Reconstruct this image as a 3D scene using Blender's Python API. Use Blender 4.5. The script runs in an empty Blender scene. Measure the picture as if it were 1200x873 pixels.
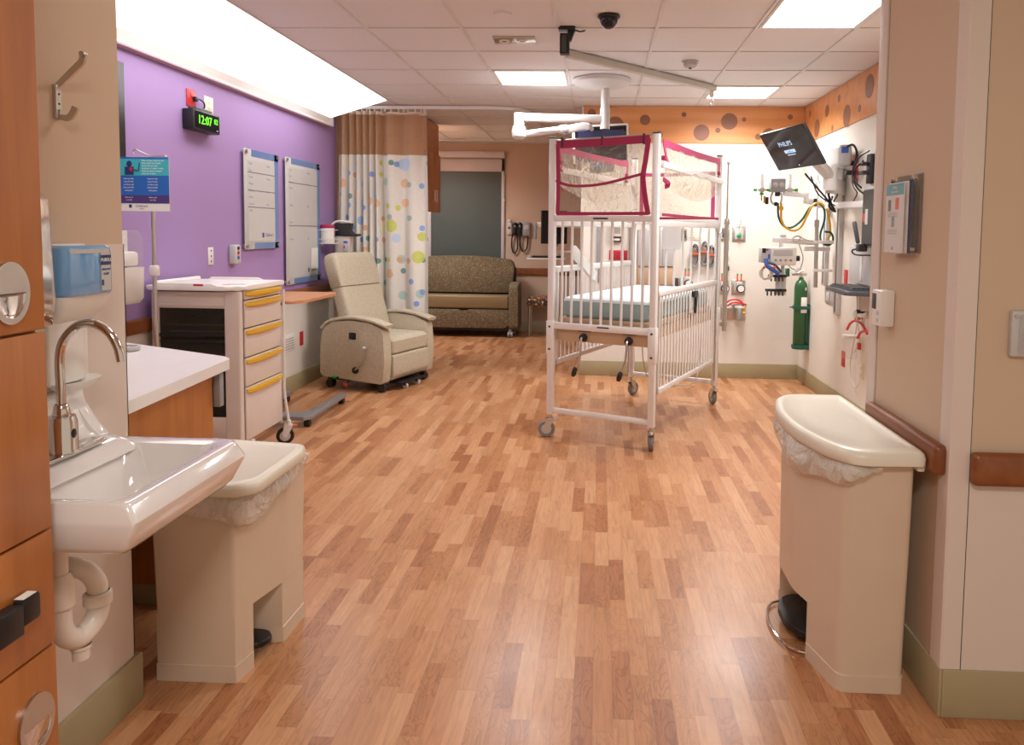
import bpy, bmesh, math, random
from mathutils import Vector, Matrix, Euler
PI = math.pi
random.seed(7)
SC = bpy.context.scene
COL = SC.collection
WM = {}
CZ = 2.7345      # ceiling height
T = .6096        # ceiling tile

# ------------------------------------------------------------------ colours and materials
def lin(c):
    c = c.lstrip('#'); v = [int(c[i:i+2], 16)/255 for i in (0, 2, 4)]
    return tuple([(x/12.92 if x <= .04045 else ((x+.055)/1.055)**2.4) for x in v] + [1.0])

def mat(name, col, rough=.5, metal=0., emit=0., alpha=1., bump=0., bscale=200., trans=0., coat=0., spec=.5, ecol=None):
    m = bpy.data.materials.new(name); m.use_nodes = True
    nt = m.node_tree; b = nt.nodes['Principled BSDF']
    c = lin(col)
    b.inputs['Base Color'].default_value = c
    b.inputs['Roughness'].default_value = rough
    b.inputs['Metallic'].default_value = metal
    b.inputs['Specular IOR Level'].default_value = spec
    b.inputs['Coat Weight'].default_value = coat
    if trans: b.inputs['Transmission Weight'].default_value = trans
    if emit:
        b.inputs['Emission Color'].default_value = lin(ecol or col); b.inputs['Emission Strength'].default_value = emit
    if alpha < 1: b.inputs['Alpha'].default_value = alpha
    # a little procedural variation on every surface
    tc = nt.nodes.new('ShaderNodeTexCoord'); n = nt.nodes.new('ShaderNodeTexNoise')
    n.inputs['Scale'].default_value = bscale; nt.links.new(tc.outputs['Object'], n.inputs['Vector'])
    if bump:
        bp = nt.nodes.new('ShaderNodeBump'); bp.inputs['Strength'].default_value = bump; bp.inputs['Distance'].default_value = .002
        nt.links.new(n.outputs['Fac'], bp.inputs['Height']); nt.links.new(bp.outputs['Normal'], b.inputs['Normal'])
    elif not metal and not emit:
        n.inputs['Scale'].default_value = 9.
        mx = nt.nodes.new('ShaderNodeMix'); mx.data_type = 'RGBA'
        mx.inputs['A'].default_value = c; mx.inputs['B'].default_value = (c[0]*.93, c[1]*.93, c[2]*.93, 1)
        nt.links.new(n.outputs['Fac'], mx.inputs['Factor']); nt.links.new(mx.outputs['Result'], b.inputs['Base Color'])
    return m

def N(nt, typ, **kw):
    n = nt.nodes.new(typ)
    for k, v in kw.items(): setattr(n, k, v)
    return n
def math_n(nt, op, a, b=None, c=None):
    n = nt.nodes.new('ShaderNodeMath'); n.operation = op
    for i, x in enumerate((a, b, c)):
        if x is None: continue
        if isinstance(x, (int, float)): n.inputs[i].default_value = x
        else: nt.links.new(x, n.inputs[i])
    return n.outputs[0]
def ramp(nt, fac, stops, interp='LINEAR'):
    r = nt.nodes.new('ShaderNodeValToRGB'); r.color_ramp.interpolation = interp
    e = r.color_ramp.elements
    while len(e) < len(stops): e.new(.5)
    for i, (p, c) in enumerate(stops):
        e[i].position = p; e[i].color = lin(c)
    nt.links.new(fac, r.inputs['Fac']); return r.outputs['Color']
def mixc(nt, fac, a, b, mode='MIX'):
    m = nt.nodes.new('ShaderNodeMix'); m.data_type = 'RGBA'; m.blend_type = mode
    for k, x in (('Factor', fac), ('A', a), ('B', b)):
        if isinstance(x, (int, float)): m.inputs[k].default_value = x
        elif isinstance(x, tuple): m.inputs[k].default_value = x
        elif isinstance(x, str): m.inputs[k].default_value = lin(x)
        else: nt.links.new(x, m.inputs[k])
    return m.outputs['Result']

def floor_mat():
    m = bpy.data.materials.new('wood strip floor'); m.use_nodes = True; nt = m.node_tree; b = nt.nodes['Principled BSDF']
    tc = N(nt, 'ShaderNodeTexCoord'); sp = N(nt, 'ShaderNodeSeparateXYZ'); nt.links.new(tc.outputs['Object'], sp.inputs[0])
    X, Y = sp.outputs['X'], sp.outputs['Y']
    sx = math_n(nt, 'DIVIDE', X, .0625); ix = math_n(nt, 'FLOOR', sx)
    w1 = N(nt, 'ShaderNodeTexWhiteNoise', noise_dimensions='1D'); nt.links.new(ix, w1.inputs['W'])
    sy = math_n(nt, 'ADD', math_n(nt, 'DIVIDE', Y, .37), math_n(nt, 'MULTIPLY', w1.outputs['Value'], 7.3)); iy = math_n(nt, 'FLOOR', sy)
    cv = N(nt, 'ShaderNodeCombineXYZ'); nt.links.new(ix, cv.inputs[0]); nt.links.new(iy, cv.inputs[1])
    w2 = N(nt, 'ShaderNodeTexWhiteNoise', noise_dimensions='2D'); nt.links.new(cv.outputs[0], w2.inputs['Vector'])
    base = ramp(nt, w2.outputs['Value'], [(0, '#a56a45'), (.12, '#b0754c'), (.3, '#bc8459'), (.6, '#c58e64'), (.85, '#ce9b72'), (1, '#b97f55')])
    # grain, shifted plank by plank
    mp = N(nt, 'ShaderNodeVectorMath', operation='MULTIPLY'); nt.links.new(tc.outputs['Object'], mp.inputs[0]); mp.inputs[1].default_value = (38, 3.2, 1)
    ad = N(nt, 'ShaderNodeVectorMath', operation='ADD'); nt.links.new(mp.outputs[0], ad.inputs[0])
    sc = N(nt, 'ShaderNodeVectorMath', operation='SCALE'); nt.links.new(w2.outputs['Color'], sc.inputs[0]); sc.inputs['Scale'].default_value = 40
    nt.links.new(sc.outputs[0], ad.inputs[1])
    n1 = N(nt, 'ShaderNodeTexNoise'); nt.links.new(ad.outputs[0], n1.inputs['Vector']); n1.inputs['Scale'].default_value = 1.3; n1.inputs['Detail'].default_value = 6; n1.inputs['Distortion'].default_value = 1.4
    g = ramp(nt, n1.outputs['Fac'], [(0, '#8a8a8a'), (.40, '#e6e6e6'), (.62, '#ffffff'), (1, '#c8c8c8')])
    c = mixc(nt, .75, base, g, 'MULTIPLY')
    # growth rings: contour lines of a slow noise, strong on some strips only
    mp2 = N(nt, 'ShaderNodeVectorMath', operation='MULTIPLY'); nt.links.new(tc.outputs['Object'], mp2.inputs[0]); mp2.inputs[1].default_value = (20, 5.5, 1)
    ad2 = N(nt, 'ShaderNodeVectorMath', operation='ADD'); nt.links.new(mp2.outputs[0], ad2.inputs[0]); nt.links.new(sc.outputs[0], ad2.inputs[1])
    n3 = N(nt, 'ShaderNodeTexNoise'); nt.links.new(ad2.outputs[0], n3.inputs['Vector']); n3.inputs['Scale'].default_value = .8; n3.inputs['Detail'].default_value = 2; n3.inputs['Distortion'].default_value = .8
    ring = math_n(nt, 'ABSOLUTE', math_n(nt, 'SUBTRACT', math_n(nt, 'FRACT', math_n(nt, 'MULTIPLY', n3.outputs['Fac'], 9)), .5))
    rl = math_n(nt, 'MULTIPLY', math_n(nt, 'LESS_THAN', ring, .13), math_n(nt, 'MULTIPLY', math_n(nt, 'POWER', math_n(nt, 'SUBTRACT', 1., w2.outputs['Value']), 1.6), .5))
    c = mixc(nt, rl, c, '#7d4a2c')
    fx = math_n(nt, 'FRACT', sx); fy = math_n(nt, 'FRACT', sy)
    ex = math_n(nt, 'LESS_THAN', fx, .03); ey = math_n(nt, 'LESS_THAN', fy, .006)
    e = math_n(nt, 'MULTIPLY', math_n(nt, 'MAXIMUM', ex, ey), .28)
    c = mixc(nt, e, c, '#7a4a2c')
    nt.links.new(c, b.inputs['Base Color'])
    b.inputs['Roughness'].default_value = .34
    n2 = N(nt, 'ShaderNodeTexNoise'); nt.links.new(tc.outputs['Object'], n2.inputs['Vector']); n2.inputs['Scale'].default_value = 3.
    nt.links.new(math_n(nt, 'ADD', math_n(nt, 'MULTIPLY', n2.outputs['Fac'], .18), .22), b.inputs['Roughness'])
    return m

def wood_mat(name, c1, c2, c3, axis='Z', scale=1., rough=.42):
    m = bpy.data.materials.new(name); m.use_nodes = True; nt = m.node_tree; b = nt.nodes['Principled BSDF']
    tc = N(nt, 'ShaderNodeTexCoord'); mp = N(nt, 'ShaderNodeMapping'); nt.links.new(tc.outputs['Object'], mp.inputs[0])
    s = {'X': (1.5, 18, 18), 'Y': (18, 1.5, 18), 'Z': (18, 18, 1.5)}[axis]
    mp.inputs['Scale'].default_value = [v*scale for v in s]
    n = N(nt, 'ShaderNodeTexNoise'); nt.links.new(mp.outputs[0], n.inputs['Vector']); n.inputs['Scale'].default_value = 1.; n.inputs['Detail'].default_value = 5; n.inputs['Distortion'].default_value = .6
    c = ramp(nt, n.outputs['Fac'], [(.25, c1), (.5, c2), (.75, c3)])
    nt.links.new(c, b.inputs['Base Color']); b.inputs['Roughness'].default_value = rough
    return m

def weave_mat():
    m = bpy.data.materials.new('beige woven vinyl'); m.use_nodes = True; nt = m.node_tree; b = nt.nodes['Principled BSDF']
    tc = N(nt, 'ShaderNodeTexCoord')
    cs = []
    for s in ((30, 30, 260), (260, 260, 30)):
        mp = N(nt, 'ShaderNodeMapping'); nt.links.new(tc.outputs['Object'], mp.inputs[0]); mp.inputs['Scale'].default_value = s
        n = N(nt, 'ShaderNodeTexNoise'); nt.links.new(mp.outputs[0], n.inputs['Vector']); n.inputs['Scale'].default_value = 1.; n.inputs['Detail'].default_value = 2; cs.append(n.outputs['Fac'])
    f = math_n(nt, 'MULTIPLY', math_n(nt, 'ADD', cs[0], cs[1]), .5)
    c = ramp(nt, f, [(.36, '#aba088'), (.5, '#b8ad97'), (.64, '#c5bba6')])
    nt.links.new(c, b.inputs['Base Color']); b.inputs['Roughness'].default_value = .5
    return m

def speckle_mat(name, base, spots, scale, thr=.28, dark='#2f2a22', stretch=(1, 1, 1)):
    m = bpy.data.materials.new(name); m.use_nodes = True; nt = m.node_tree; b = nt.nodes['Principled BSDF']
    tc = N(nt, 'ShaderNodeTexCoord'); mp = N(nt, 'ShaderNodeMapping'); nt.links.new(tc.outputs['Object'], mp.inputs[0]); mp.inputs['Scale'].default_value = stretch
    v = N(nt, 'ShaderNodeTexVoronoi'); v.inputs['Scale'].default_value = scale; nt.links.new(mp.outputs[0], v.inputs['Vector'])
    sp = N(nt, 'ShaderNodeSeparateColor'); nt.links.new(v.outputs['Color'], sp.inputs[0])
    k = len(spots); c = ramp(nt, sp.outputs[0], [(i/k, s) for i, s in enumerate(spots)], 'CONSTANT')
    f = math_n(nt, 'LESS_THAN', v.outputs['Distance'], thr)
    nt.links.new(mixc(nt, f, base, c), b.inputs['Base Color']); b.inputs['Roughness'].default_value = .8
    return m

def dots_mat():
    """curtain cloth: round dots of several sizes laid out in the cloth's own UV metres"""
    m = bpy.data.materials.new('dotted curtain cloth'); m.use_nodes = True; nt = m.node_tree; b = nt.nodes['Principled BSDF']
    uv = N(nt, 'ShaderNodeUVMap'); c = '#dcd8d0'
    n = N(nt, 'ShaderNodeTexNoise'); nt.links.new(uv.outputs[0], n.inputs['Vector']); n.inputs['Scale'].default_value = 30
    cur = mixc(nt, n.outputs['Fac'], '#d6d1c8', '#e0dcd4')
    for sc, r, cols, off, keep in ((5.2, .24, ['#8fb0dc', '#b9cbe6', '#e8cfa2', '#a9c3bd', '#c2c95a', '#dcb38c'], 0, .42),
                             (9.0, .26, ['#6f97d6', '#c4cc52', '#d9a173', '#8fb0a6', '#7fa2da', '#5f8f86'], 3.3, .34),
                             (3.1, .20, ['#c3c95c', '#e9d5b0', '#c7d4e8', '#e9d5b0', '#b9cbe6', '#e2dcc0'], 7.1, .3)):
        mp = N(nt, 'ShaderNodeMapping'); nt.links.new(uv.outputs[0], mp.inputs[0]); mp.inputs['Location'].default_value = (off, off*.7, 0)
        v = N(nt, 'ShaderNodeTexVoronoi'); v.voronoi_dimensions = '2D'; v.inputs['Scale'].default_value = sc; v.inputs['Randomness'].default_value = .75
        nt.links.new(mp.outputs[0], v.inputs['Vector'])
        sp = N(nt, 'ShaderNodeSeparateColor'); nt.links.new(v.outputs['Color'], sp.inputs[0])
        k = len(cols); cc = ramp(nt, sp.outputs[0], [(i/k, s) for i, s in enumerate(cols)], 'CONSTANT')
        f = math_n(nt, 'MULTIPLY', math_n(nt, 'LESS_THAN', v.outputs['Distance'], r), math_n(nt, 'LESS_THAN', sp.outputs[1], keep))
        cur = mixc(nt, math_n(nt, 'MULTIPLY', f, .9), cur, cc)
    nt.links.new(cur, b.inputs['Base Color']); b.inputs['Roughness'].default_value = .85
    return m

def net_mat():
    m = bpy.data.materials.new('tan curtain netting'); m.use_nodes = True; nt = m.node_tree; b = nt.nodes['Principled BSDF']
    b.inputs['Base Color'].default_value = lin('#c09a78'); b.inputs['Roughness'].default_value = .9
    uv = N(nt, 'ShaderNodeUVMap'); ck = N(nt, 'ShaderNodeTexChecker'); nt.links.new(uv.outputs[0], ck.inputs['Vector']); ck.inputs['Scale'].default_value = 260
    a = math_n(nt, 'ADD', math_n(nt, 'MULTIPLY', ck.outputs['Fac'], .5), .35)
    nt.links.new(a, b.inputs['Alpha'])
    return m

def clear_mat(name, tint, fac=.25, rough=.05, face=.45, bmp=.9):
    """thin clear plastic: mostly see-through, glossy where the surface turns away"""
    m = bpy.data.materials.new(name); m.use_nodes = True; nt = m.node_tree; nt.nodes.clear()
    o = N(nt, 'ShaderNodeOutputMaterial'); tr = N(nt, 'ShaderNodeBsdfTransparent'); tr.inputs[0].default_value = lin(tint)
    gl = N(nt, 'ShaderNodeBsdfPrincipled'); gl.inputs['Base Color'].default_value = lin('#e9e4da'); gl.inputs['Roughness'].default_value = rough
    fr = N(nt, 'ShaderNodeLayerWeight'); fr.inputs['Blend'].default_value = .35
    tc = N(nt, 'ShaderNodeTexCoord'); n = N(nt, 'ShaderNodeTexNoise'); nt.links.new(tc.outputs['Object'], n.inputs['Vector']); n.inputs['Scale'].default_value = 9; n.inputs['Detail'].default_value = 3; n.inputs['Distortion'].default_value = 1.5
    bp = N(nt, 'ShaderNodeBump'); bp.inputs['Strength'].default_value = bmp; bp.inputs['Distance'].default_value = .05
    nt.links.new(n.outputs['Fac'], bp.inputs['Height']); nt.links.new(bp.outputs[0], gl.inputs['Normal']); nt.links.new(bp.outputs[0], fr.inputs['Normal'])
    f = math_n(nt, 'ADD', math_n(nt, 'MULTIPLY', fr.outputs['Facing'], face), fac)
    mx = N(nt, 'ShaderNodeMixShader'); nt.links.new(f, mx.inputs[0]); nt.links.new(tr.outputs[0], mx.inputs[1]); nt.links.new(gl.outputs[0], mx.inputs[2]); nt.links.new(mx.outputs[0], o.inputs[0])
    return m

M = dict(
    floor=floor_mat(),
    cream=mat('cream wall paint', '#cbb39a', .75, bump=.06, bscale=400),
    panel=mat('pale wall protection sheet', '#d8cabf', .5, bump=.04, bscale=300),
    headwall=mat('warm white wall paint', '#dfd8cd', .6, bump=.04, bscale=400),
    tan=mat('tan wall paint', '#c4ac98', .75, bump=.06, bscale=400),
    purple=mat('purple wall paint', '#a184b8', .7, bump=.05, bscale=400),
    base=mat('olive vinyl skirting', '#a89b78', .45),
    tile=mat('mineral ceiling tile', '#e4e3e4', .9, bump=.25, bscale=700),
    tbar=mat('ceiling grid metal', '#dcdad9', .5),
    soffit=mat('painted soffit', '#dedad8', .8),
    railp=mat('pale rail paint', '#bdbab5', .4),
    tubeclear=clear_mat('ribbed clear tube', '#f0f2f2', .45, .2),
    boom=mat('boom enamel', '#d3d1cf', .35),
    trackp=mat('track paint', '#c4bfb5', .45),
    lamp=mat('lamp diffuser', '#ffffff', .5, emit=4., ecol='#fffaf2'),
    covelamp=mat('cove lamp diffuser', '#ffffff', .5, emit=1.6, ecol='#fffdfb'),
    valance=mat('white lamp valance', '#f4f4f2', .5),
    lip=mat('mauve valance underside', '#b89aa0', .6),
    band=wood_mat('orange maple panel', '#c9854f', '#d8935b', '#e0a16a', 'X', .5, .35),
    dot=mat('brown inlay disc', '#8f5f48', .4),
    wood=wood_mat('maple laminate', '#9c5c28', '#b06c32', '#bd7a3c', 'Z', 1., .35),
    woodh=wood_mat('maple laminate lengthwise', '#a2602f', '#b4713d', '#be7e4a', 'Y', 1., .4),
    rail=wood_mat('dark handrail wood', '#6e3c1f', '#824a26', '#905730', 'Y', .7, .35),
    tabletop=wood_mat('table laminate', '#b37b55', '#c58a62', '#cd9a73', 'Y', .8, .4),
    white=mat('white enamel', '#ebe9e7', .3, coat=.3),
    crib=mat('crib white enamel', '#ebe8e5', .32, coat=.3),
    whitep=mat('white plastic', '#ece8e2', .4),
    cart=mat('cart pale plastic', '#dccfc6', .4),
    carttop=mat('cart white top', '#f2eeea', .35),
    bin=mat('beige bin plastic', '#d6c1aa', .42),
    binlid=mat('cream bin lid plastic', '#e3dccb', .35),
    yellow=mat('yellow plastic', '#eabb35', .4),
    black=mat('black plastic', '#17171a', .4),
    screen=mat('dark glossy screen', '#14151f', .12),
    screenblue=mat('screen pale blue display', '#9fc4e8', .4, emit=.8, ecol='#b9d8f4'),
    screenband=mat('screen navy display', '#262b45', .3, emit=.15, ecol='#2b3560'),
    smoke=clear_mat('smoked plastic door', '#b9aca3', .02, .08, .08, 0.),
    chrome=mat('chrome', '#d8d4d0', .08, 1.),
    steel=mat('brushed steel', '#c6c2bc', .3, 1.),
    alu=mat('grey aluminium', '#9fa0a4', .38, .6),
    grey=mat('grey plastic', '#9a9a9c', .45),
    dgrey=mat('dark grey plastic', '#46484c', .45),
    lgrey=mat('light grey plastic', '#c4c2c0', .4),
    ceramic=mat('white ceramic', '#eae6e3', .1, coat=1.),
    pvc=mat('white pvc', '#e9dfd2', .3),
    counter=mat('white solid surface', '#efecea', .3),
    counteredge=mat('white counter edge', '#e2d8d0', .35),
    soap=mat('blue soap', '#6fa5d8', .06, coat=1.),
    red=mat('red plastic', '#c3262c', .4),
    redtube=mat('red tube', '#d8242a', .3),
    magenta=mat('magenta binding cloth', '#a31f4f', .6),
    pink=mat('pink binding cloth', '#cf4f80', .6),
    green=mat('green cylinder paint', '#2c5c34', .3),
    dgreen=mat('dark green hose', '#1d5a48', .35),
    yhose=mat('yellow hose', '#e8b51a', .35),
    gknob=mat('green knob', '#1f9a4a', .4),
    orange=mat('orange plastic', '#e0602f', .4),
    bluep=mat('blue plastic', '#3c62b8', .4),
    lblue=mat('pale blue cloth', '#d2dfe1', .85, bump=.3, bscale=150),
    matside=mat('mattress blue green vinyl', '#93a8a8', .5),
    vinylbag=clear_mat('clear bin liner', '#f6f2ee', .5, .3),
    vinyl=clear_mat('clear vinyl sheet', '#efe9e0', .10, .04, .62),
    clear=clear_mat('clear acrylic', '#fbfbfc', .05, .05, .10, .1),
    paper=mat('paper', '#eeebe4', .7),
    board=mat('pale board sheet', '#c6c5c3', .35, coat=.5),
    boardblue=mat('blue board edge', '#5f7fb4', .3, coat=.5),
    boardline=mat('board rule lines', '#707784', .5),
    textgrey=mat('grey print', '#8b8f98', .6),
    navy=mat('navy print', '#27356e', .5),
    posterblue=mat('poster blue', '#2767b8', .5),
    posterteal=mat('poster teal', '#45b1bf', .5),
    posterpurple=mat('poster purple', '#4d3a78', .5),
    led=mat('green led digits', '#59e01e', .4, emit=1.6, ecol='#62f024'),
    ivory=mat('ivory plate', '#e8e0c8', .4),
    blind=mat('grey window shade', '#48524f', .5, bump=.1, bscale=500),
    windowframe=mat('white window frame', '#c9c2c6', .4),
    recliner=weave_mat(),
    sofa=speckle_mat('speckled sofa fabric', '#6e5f49', ['#93835f', '#453c30', '#a3946f', '#524738', '#85764f'], 75, .38, stretch=(1, 1, .7)),
    sofaseat=mat('olive brown seat vinyl', '#86714f', .5),
    stool=speckle_mat('multicolour stool fabric', '#4a3c36', ['#b83434', '#2f3038', '#d2763a', '#e0d6c4', '#5a7a52', '#d8b23a'], 32, .48),
    curtain=dots_mat(), net=net_mat(),
    hem=mat('cream hem tape', '#e6d8c4', .8),
    rubber=mat('grey rubber', '#4c4a4a', .6),
    castergrey=mat('caster grey tread', '#7c7a78', .5),
    bedframe=mat('beige steel frame', '#c9ab8c', .45),
    clothgrey=mat('crumpled grey bag', '#8a8078', .8),
    coil=mat('light cable', '#d6d2c8', .5),
    brass=mat('brass', '#b8934a', .3, 1.),
)

# ------------------------------------------------------------------ mesh builder
def frame(d, up=None):
    d = Vector(d).normalized()
    u = Vector(up) if up is not None else (Vector((0, 0, 1)) if abs(d.z) < .95 else Vector((1, 0, 0)))
    s = d.cross(u).normalized(); u = s.cross(d).normalized()
    return s, u, d
def spline(P, k=6, closed=False):
    P = [Vector(p) for p in P]
    if len(P) < 3: return P
    out = []; n = len(P)
    for i in range(n if closed else n-1):
        a = P[(i-1) % n] if closed or i > 0 else P[0]*2-P[1]
        b = P[i]; c = P[(i+1) % n]
        d = P[(i+2) % n] if closed or i+2 < n else c*2-b
        for j in range(k):
            t = j/k
            out.append(.5*((2*b)+(c-a)*t+(2*a-5*b+4*c-d)*t*t+(3*b-a-3*c+d)*t**3))
    if not closed: out.append(P[-1])
    return out

class MB:
    def __init__(s, M0=None): s.bm = bmesh.new(); s.mi = 0; s.M = M0 or Matrix()
    def m(s, i): s.mi = i; return s
    def _add(s, t, R=None):
        for f in t.faces: f.material_index = s.mi; f.smooth = True
        if R is not None: bmesh.ops.transform(t, matrix=R, verts=t.verts)
        bmesh.ops.transform(t, matrix=s.M, verts=t.verts)
        bmesh.ops.recalc_face_normals(t, faces=t.faces)
        me = bpy.data.meshes.new('tmp'); t.to_mesh(me); t.free(); s.bm.from_mesh(me); bpy.data.meshes.remove(me); return s
    def box(s, x0, x1, y0, y1, z0, z1, bev=0., seg=2, R=None):
        t = bmesh.new()
        v = [t.verts.new((x, y, z)) for z in (z0, z1) for y in (y0, y1) for x in (x0, x1)]
        for q in ((0, 2, 3, 1), (4, 5, 7, 6), (0, 1, 5, 4), (2, 6, 7, 3), (0, 4, 6, 2), (1, 3, 7, 5)): t.faces.new([v[i] for i in q])
        if bev: bmesh.ops.bevel(t, geom=list(t.edges), offset=min(bev, abs(x1-x0)*.49, abs(y1-y0)*.49, abs(z1-z0)*.49), segments=seg, profile=.5, affect='EDGES')
        return s._add(t, R)
    def cbox(s, c, size, rot=(0, 0, 0), bev=0., seg=2):
        a, b, d = (x/2 for x in size)
        return s.box(-a, a, -b, b, -d, d, bev, seg, Matrix.Translation(Vector(c)) @ Euler(rot).to_matrix().to_4x4())
    def beam(s, p0, p1, w, h, up=None, bev=0.):
        p0, p1 = Vector(p0), Vector(p1); L = (p1-p0).length; x, u, d = frame(p1-p0, up)
        R = Matrix((x, u, d)).transposed().to_4x4(); R.translation = p0
        return s.box(-w/2, w/2, -h/2, h/2, 0, L, bev, 2, R)
    def sweep(s, pts, prof, closed=False, up=None, caps=True):
        pts = [Vector(p) for p in pts]; t = bmesh.new(); rings = []; n = len(pts); pu = None
        for i, p in enumerate(pts):
            a = pts[(i-1) % n] if (closed or i > 0) else pts[0]; b = pts[(i+1) % n] if (closed or i < n-1) else pts[-1]
            d = (b-a)
            if d.length < 1e-9: d = Vector((0, 0, 1))
            d.normalize()
            if up is not None: x, u, _ = frame(d, up)
            else:
                if pu is None: x, u, _ = frame(d)
                else:
                    u = (pu - d*pu.dot(d)).normalized(); x = d.cross(u).normalized()
                pu = u
            pr = prof(i/(n-1 if n > 1 else 1)) if callable(prof) else prof
            rings.append([t.verts.new(p + x*q[0] + u*q[1]) for q in pr])
        k = len(rings[0])
        for i in range(n if closed else n-1):
            A, B = rings[i], rings[(i+1) % n]
            for j in range(k): t.faces.new((A[j], A[(j+1) % k], B[(j+1) % k], B[j]))
        if caps and not closed:
            t.faces.new(rings[0][::-1]); t.faces.new(rings[-1])
        return s._add(t)
    def tube(s, pts, r, n=8, sm=True, closed=False, k=5):
        if sm: pts = spline(pts, k, closed)
        rr = r if callable(r) else (lambda t: r)
        return s.sweep(pts, lambda t: [(rr(t)*math.cos(2*PI*j/n), rr(t)*math.sin(2*PI*j/n)) for j in range(n)], closed)
    def ribbon(s, pts, w, th, up, sm=True, k=5):
        if sm: pts = spline(pts, k)
        return s.sweep(pts, [(-w/2, -th/2), (w/2, -th/2), (w/2, th/2), (-w/2, th/2)], False, up)
    def cyl(s, p0, p1, r, r2=None, n=20):
        r2 = r if r2 is None else r2
        return s.sweep([p0, p1], lambda t: [((r+(r2-r)*t)*math.cos(2*PI*j/n), (r+(r2-r)*t)*math.sin(2*PI*j/n)) for j in range(n)])
    def lathe(s, prof, c=(0, 0, 0), axis=(0, 0, 1), n=28, sx=1., sy=1.):
        x, u, d = frame(axis); t = bmesh.new(); R = []; c = Vector(c)
        for r, z in prof:
            if r < 1e-6: R.append([t.verts.new(c+d*z)])
            else: R.append([t.verts.new(c + x*(r*sx*math.cos(2*PI*j/n)) + u*(r*sy*math.sin(2*PI*j/n)) + d*z) for j in range(n)])
        for A, B in zip(R, R[1:]):
            if len(A) == 1 and len(B) == 1: continue
            for j in range(n):
                a, b = (j, (j+1) % n)
                if len(A) == 1: t.faces.new((A[0], B[a], B[b]))
                elif len(B) == 1: t.faces.new((A[a], A[b], B[0]))
                else: t.faces.new((A[a], A[b], B[b], B[a]))
        return s._add(t)
    def ball(s, c, r, n=16):
        r = (r, r, r) if isinstance(r, (int, float)) else r
        t = bmesh.new(); bmesh.ops.create_uvsphere(t, u_segments=n, v_segments=max(6, n//2), radius=1)
        return s._add(t, Matrix.Translation(Vector(c)) @ Matrix.Diagonal((*r, 1)))
    def prism(s, poly, a, b, axis='Z', bev=0., seg=2):
        """polygon in the plane across `axis`, extruded from a to b"""
        t = bmesh.new()
        def P(p, h): return {'Z': (p[0], p[1], h), 'X': (h, p[0], p[1]), 'Y': (p[0], h, p[1])}[axis]
        A = [t.verts.new(P(p, a)) for p in poly]; B = [t.verts.new(P(p, b)) for p in poly]; n = len(poly)
        t.faces.new(A[::-1]); t.faces.new(B)
        for i in range(n): t.faces.new((A[i], A[(i+1) % n], B[(i+1) % n], B[i]))
        if bev:
            ed = [e for e in t.edges if (e.verts[0] in A) == (e.verts[1] in A)]
            bmesh.ops.bevel(t, geom=ed, offset=bev, segments=seg, profile=.5, affect='EDGES')
        return s._add(t)
    def loft(s, rings, caps=(True, True)):
        t = bmesh.new(); R = [[t.verts.new(p) for p in r] for r in rings]; n = len(R[0])
        for A, B in zip(R, R[1:]):
            for j in range(n): t.faces.new((A[j], A[(j+1) % n], B[(j+1) % n], B[j]))
        if caps[0]: t.faces.new(R[0][::-1])
        if caps[1]: t.faces.new(R[-1])
        return s._add(t)
    def grid(s, f, nu, nv, th=0., uv=None):
        t = bmesh.new(); V = [[t.verts.new(f(i/nu, j/nv)) for j in range(nv+1)] for i in range(nu+1)]
        L = t.loops.layers.uv.new('UVMap') if uv else None
        for i in range(nu):
            for j in range(nv):
                fc = t.faces.new((V[i][j], V[i+1][j], V[i+1][j+1], V[i][j+1]))
                if uv:
                    for lp, (a, b) in zip(fc.loops, ((i, j), (i+1, j), (i+1, j+1), (i, j+1))): lp[L].uv = uv(a/nu, b/nv)
        if th: bmesh.ops.solidify(t, geom=list(t.faces), thickness=th)
        for fc in t.faces: fc.smooth = True; fc.material_index = s.mi
        bmesh.ops.transform(t, matrix=s.M, verts=t.verts)
        me = bpy.data.meshes.new('tmp'); t.to_mesh(me); t.free(); s.bm.from_mesh(me); bpy.data.meshes.remove(me); return s
    def text(s, body, size, R, th=.0006, align='CENTER', sx=1.):
        cu = bpy.data.curves.new('t', 'FONT'); cu.body = body; cu.size = size; cu.align_x = align; cu.align_y = 'CENTER'; cu.extrude = th; cu.resolution_u = 2
        o = bpy.data.objects.new('t', cu); COL.objects.link(o); dg = bpy.context.evaluated_depsgraph_get(); dg.update()
        me = bpy.data.meshes.new_from_object(o.evaluated_get(dg)); t = bmesh.new(); t.from_mesh(me)
        bpy.data.objects.remove(o); bpy.data.meshes.remove(me); bpy.data.curves.remove(cu)
        return s._add(t, R @ Matrix.Diagonal((sx, 1, 1, 1)))

def facing(c, n, up=(0, 0, 1)):
    """matrix whose local xy plane faces direction n at c (local y up)"""
    n = Vector(n).normalized(); x = Vector(up).cross(n).normalized(); y = n.cross(x)
    R = Matrix((x, y, n)).transposed().to_4x4(); R.translation = Vector(c); return R

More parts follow.
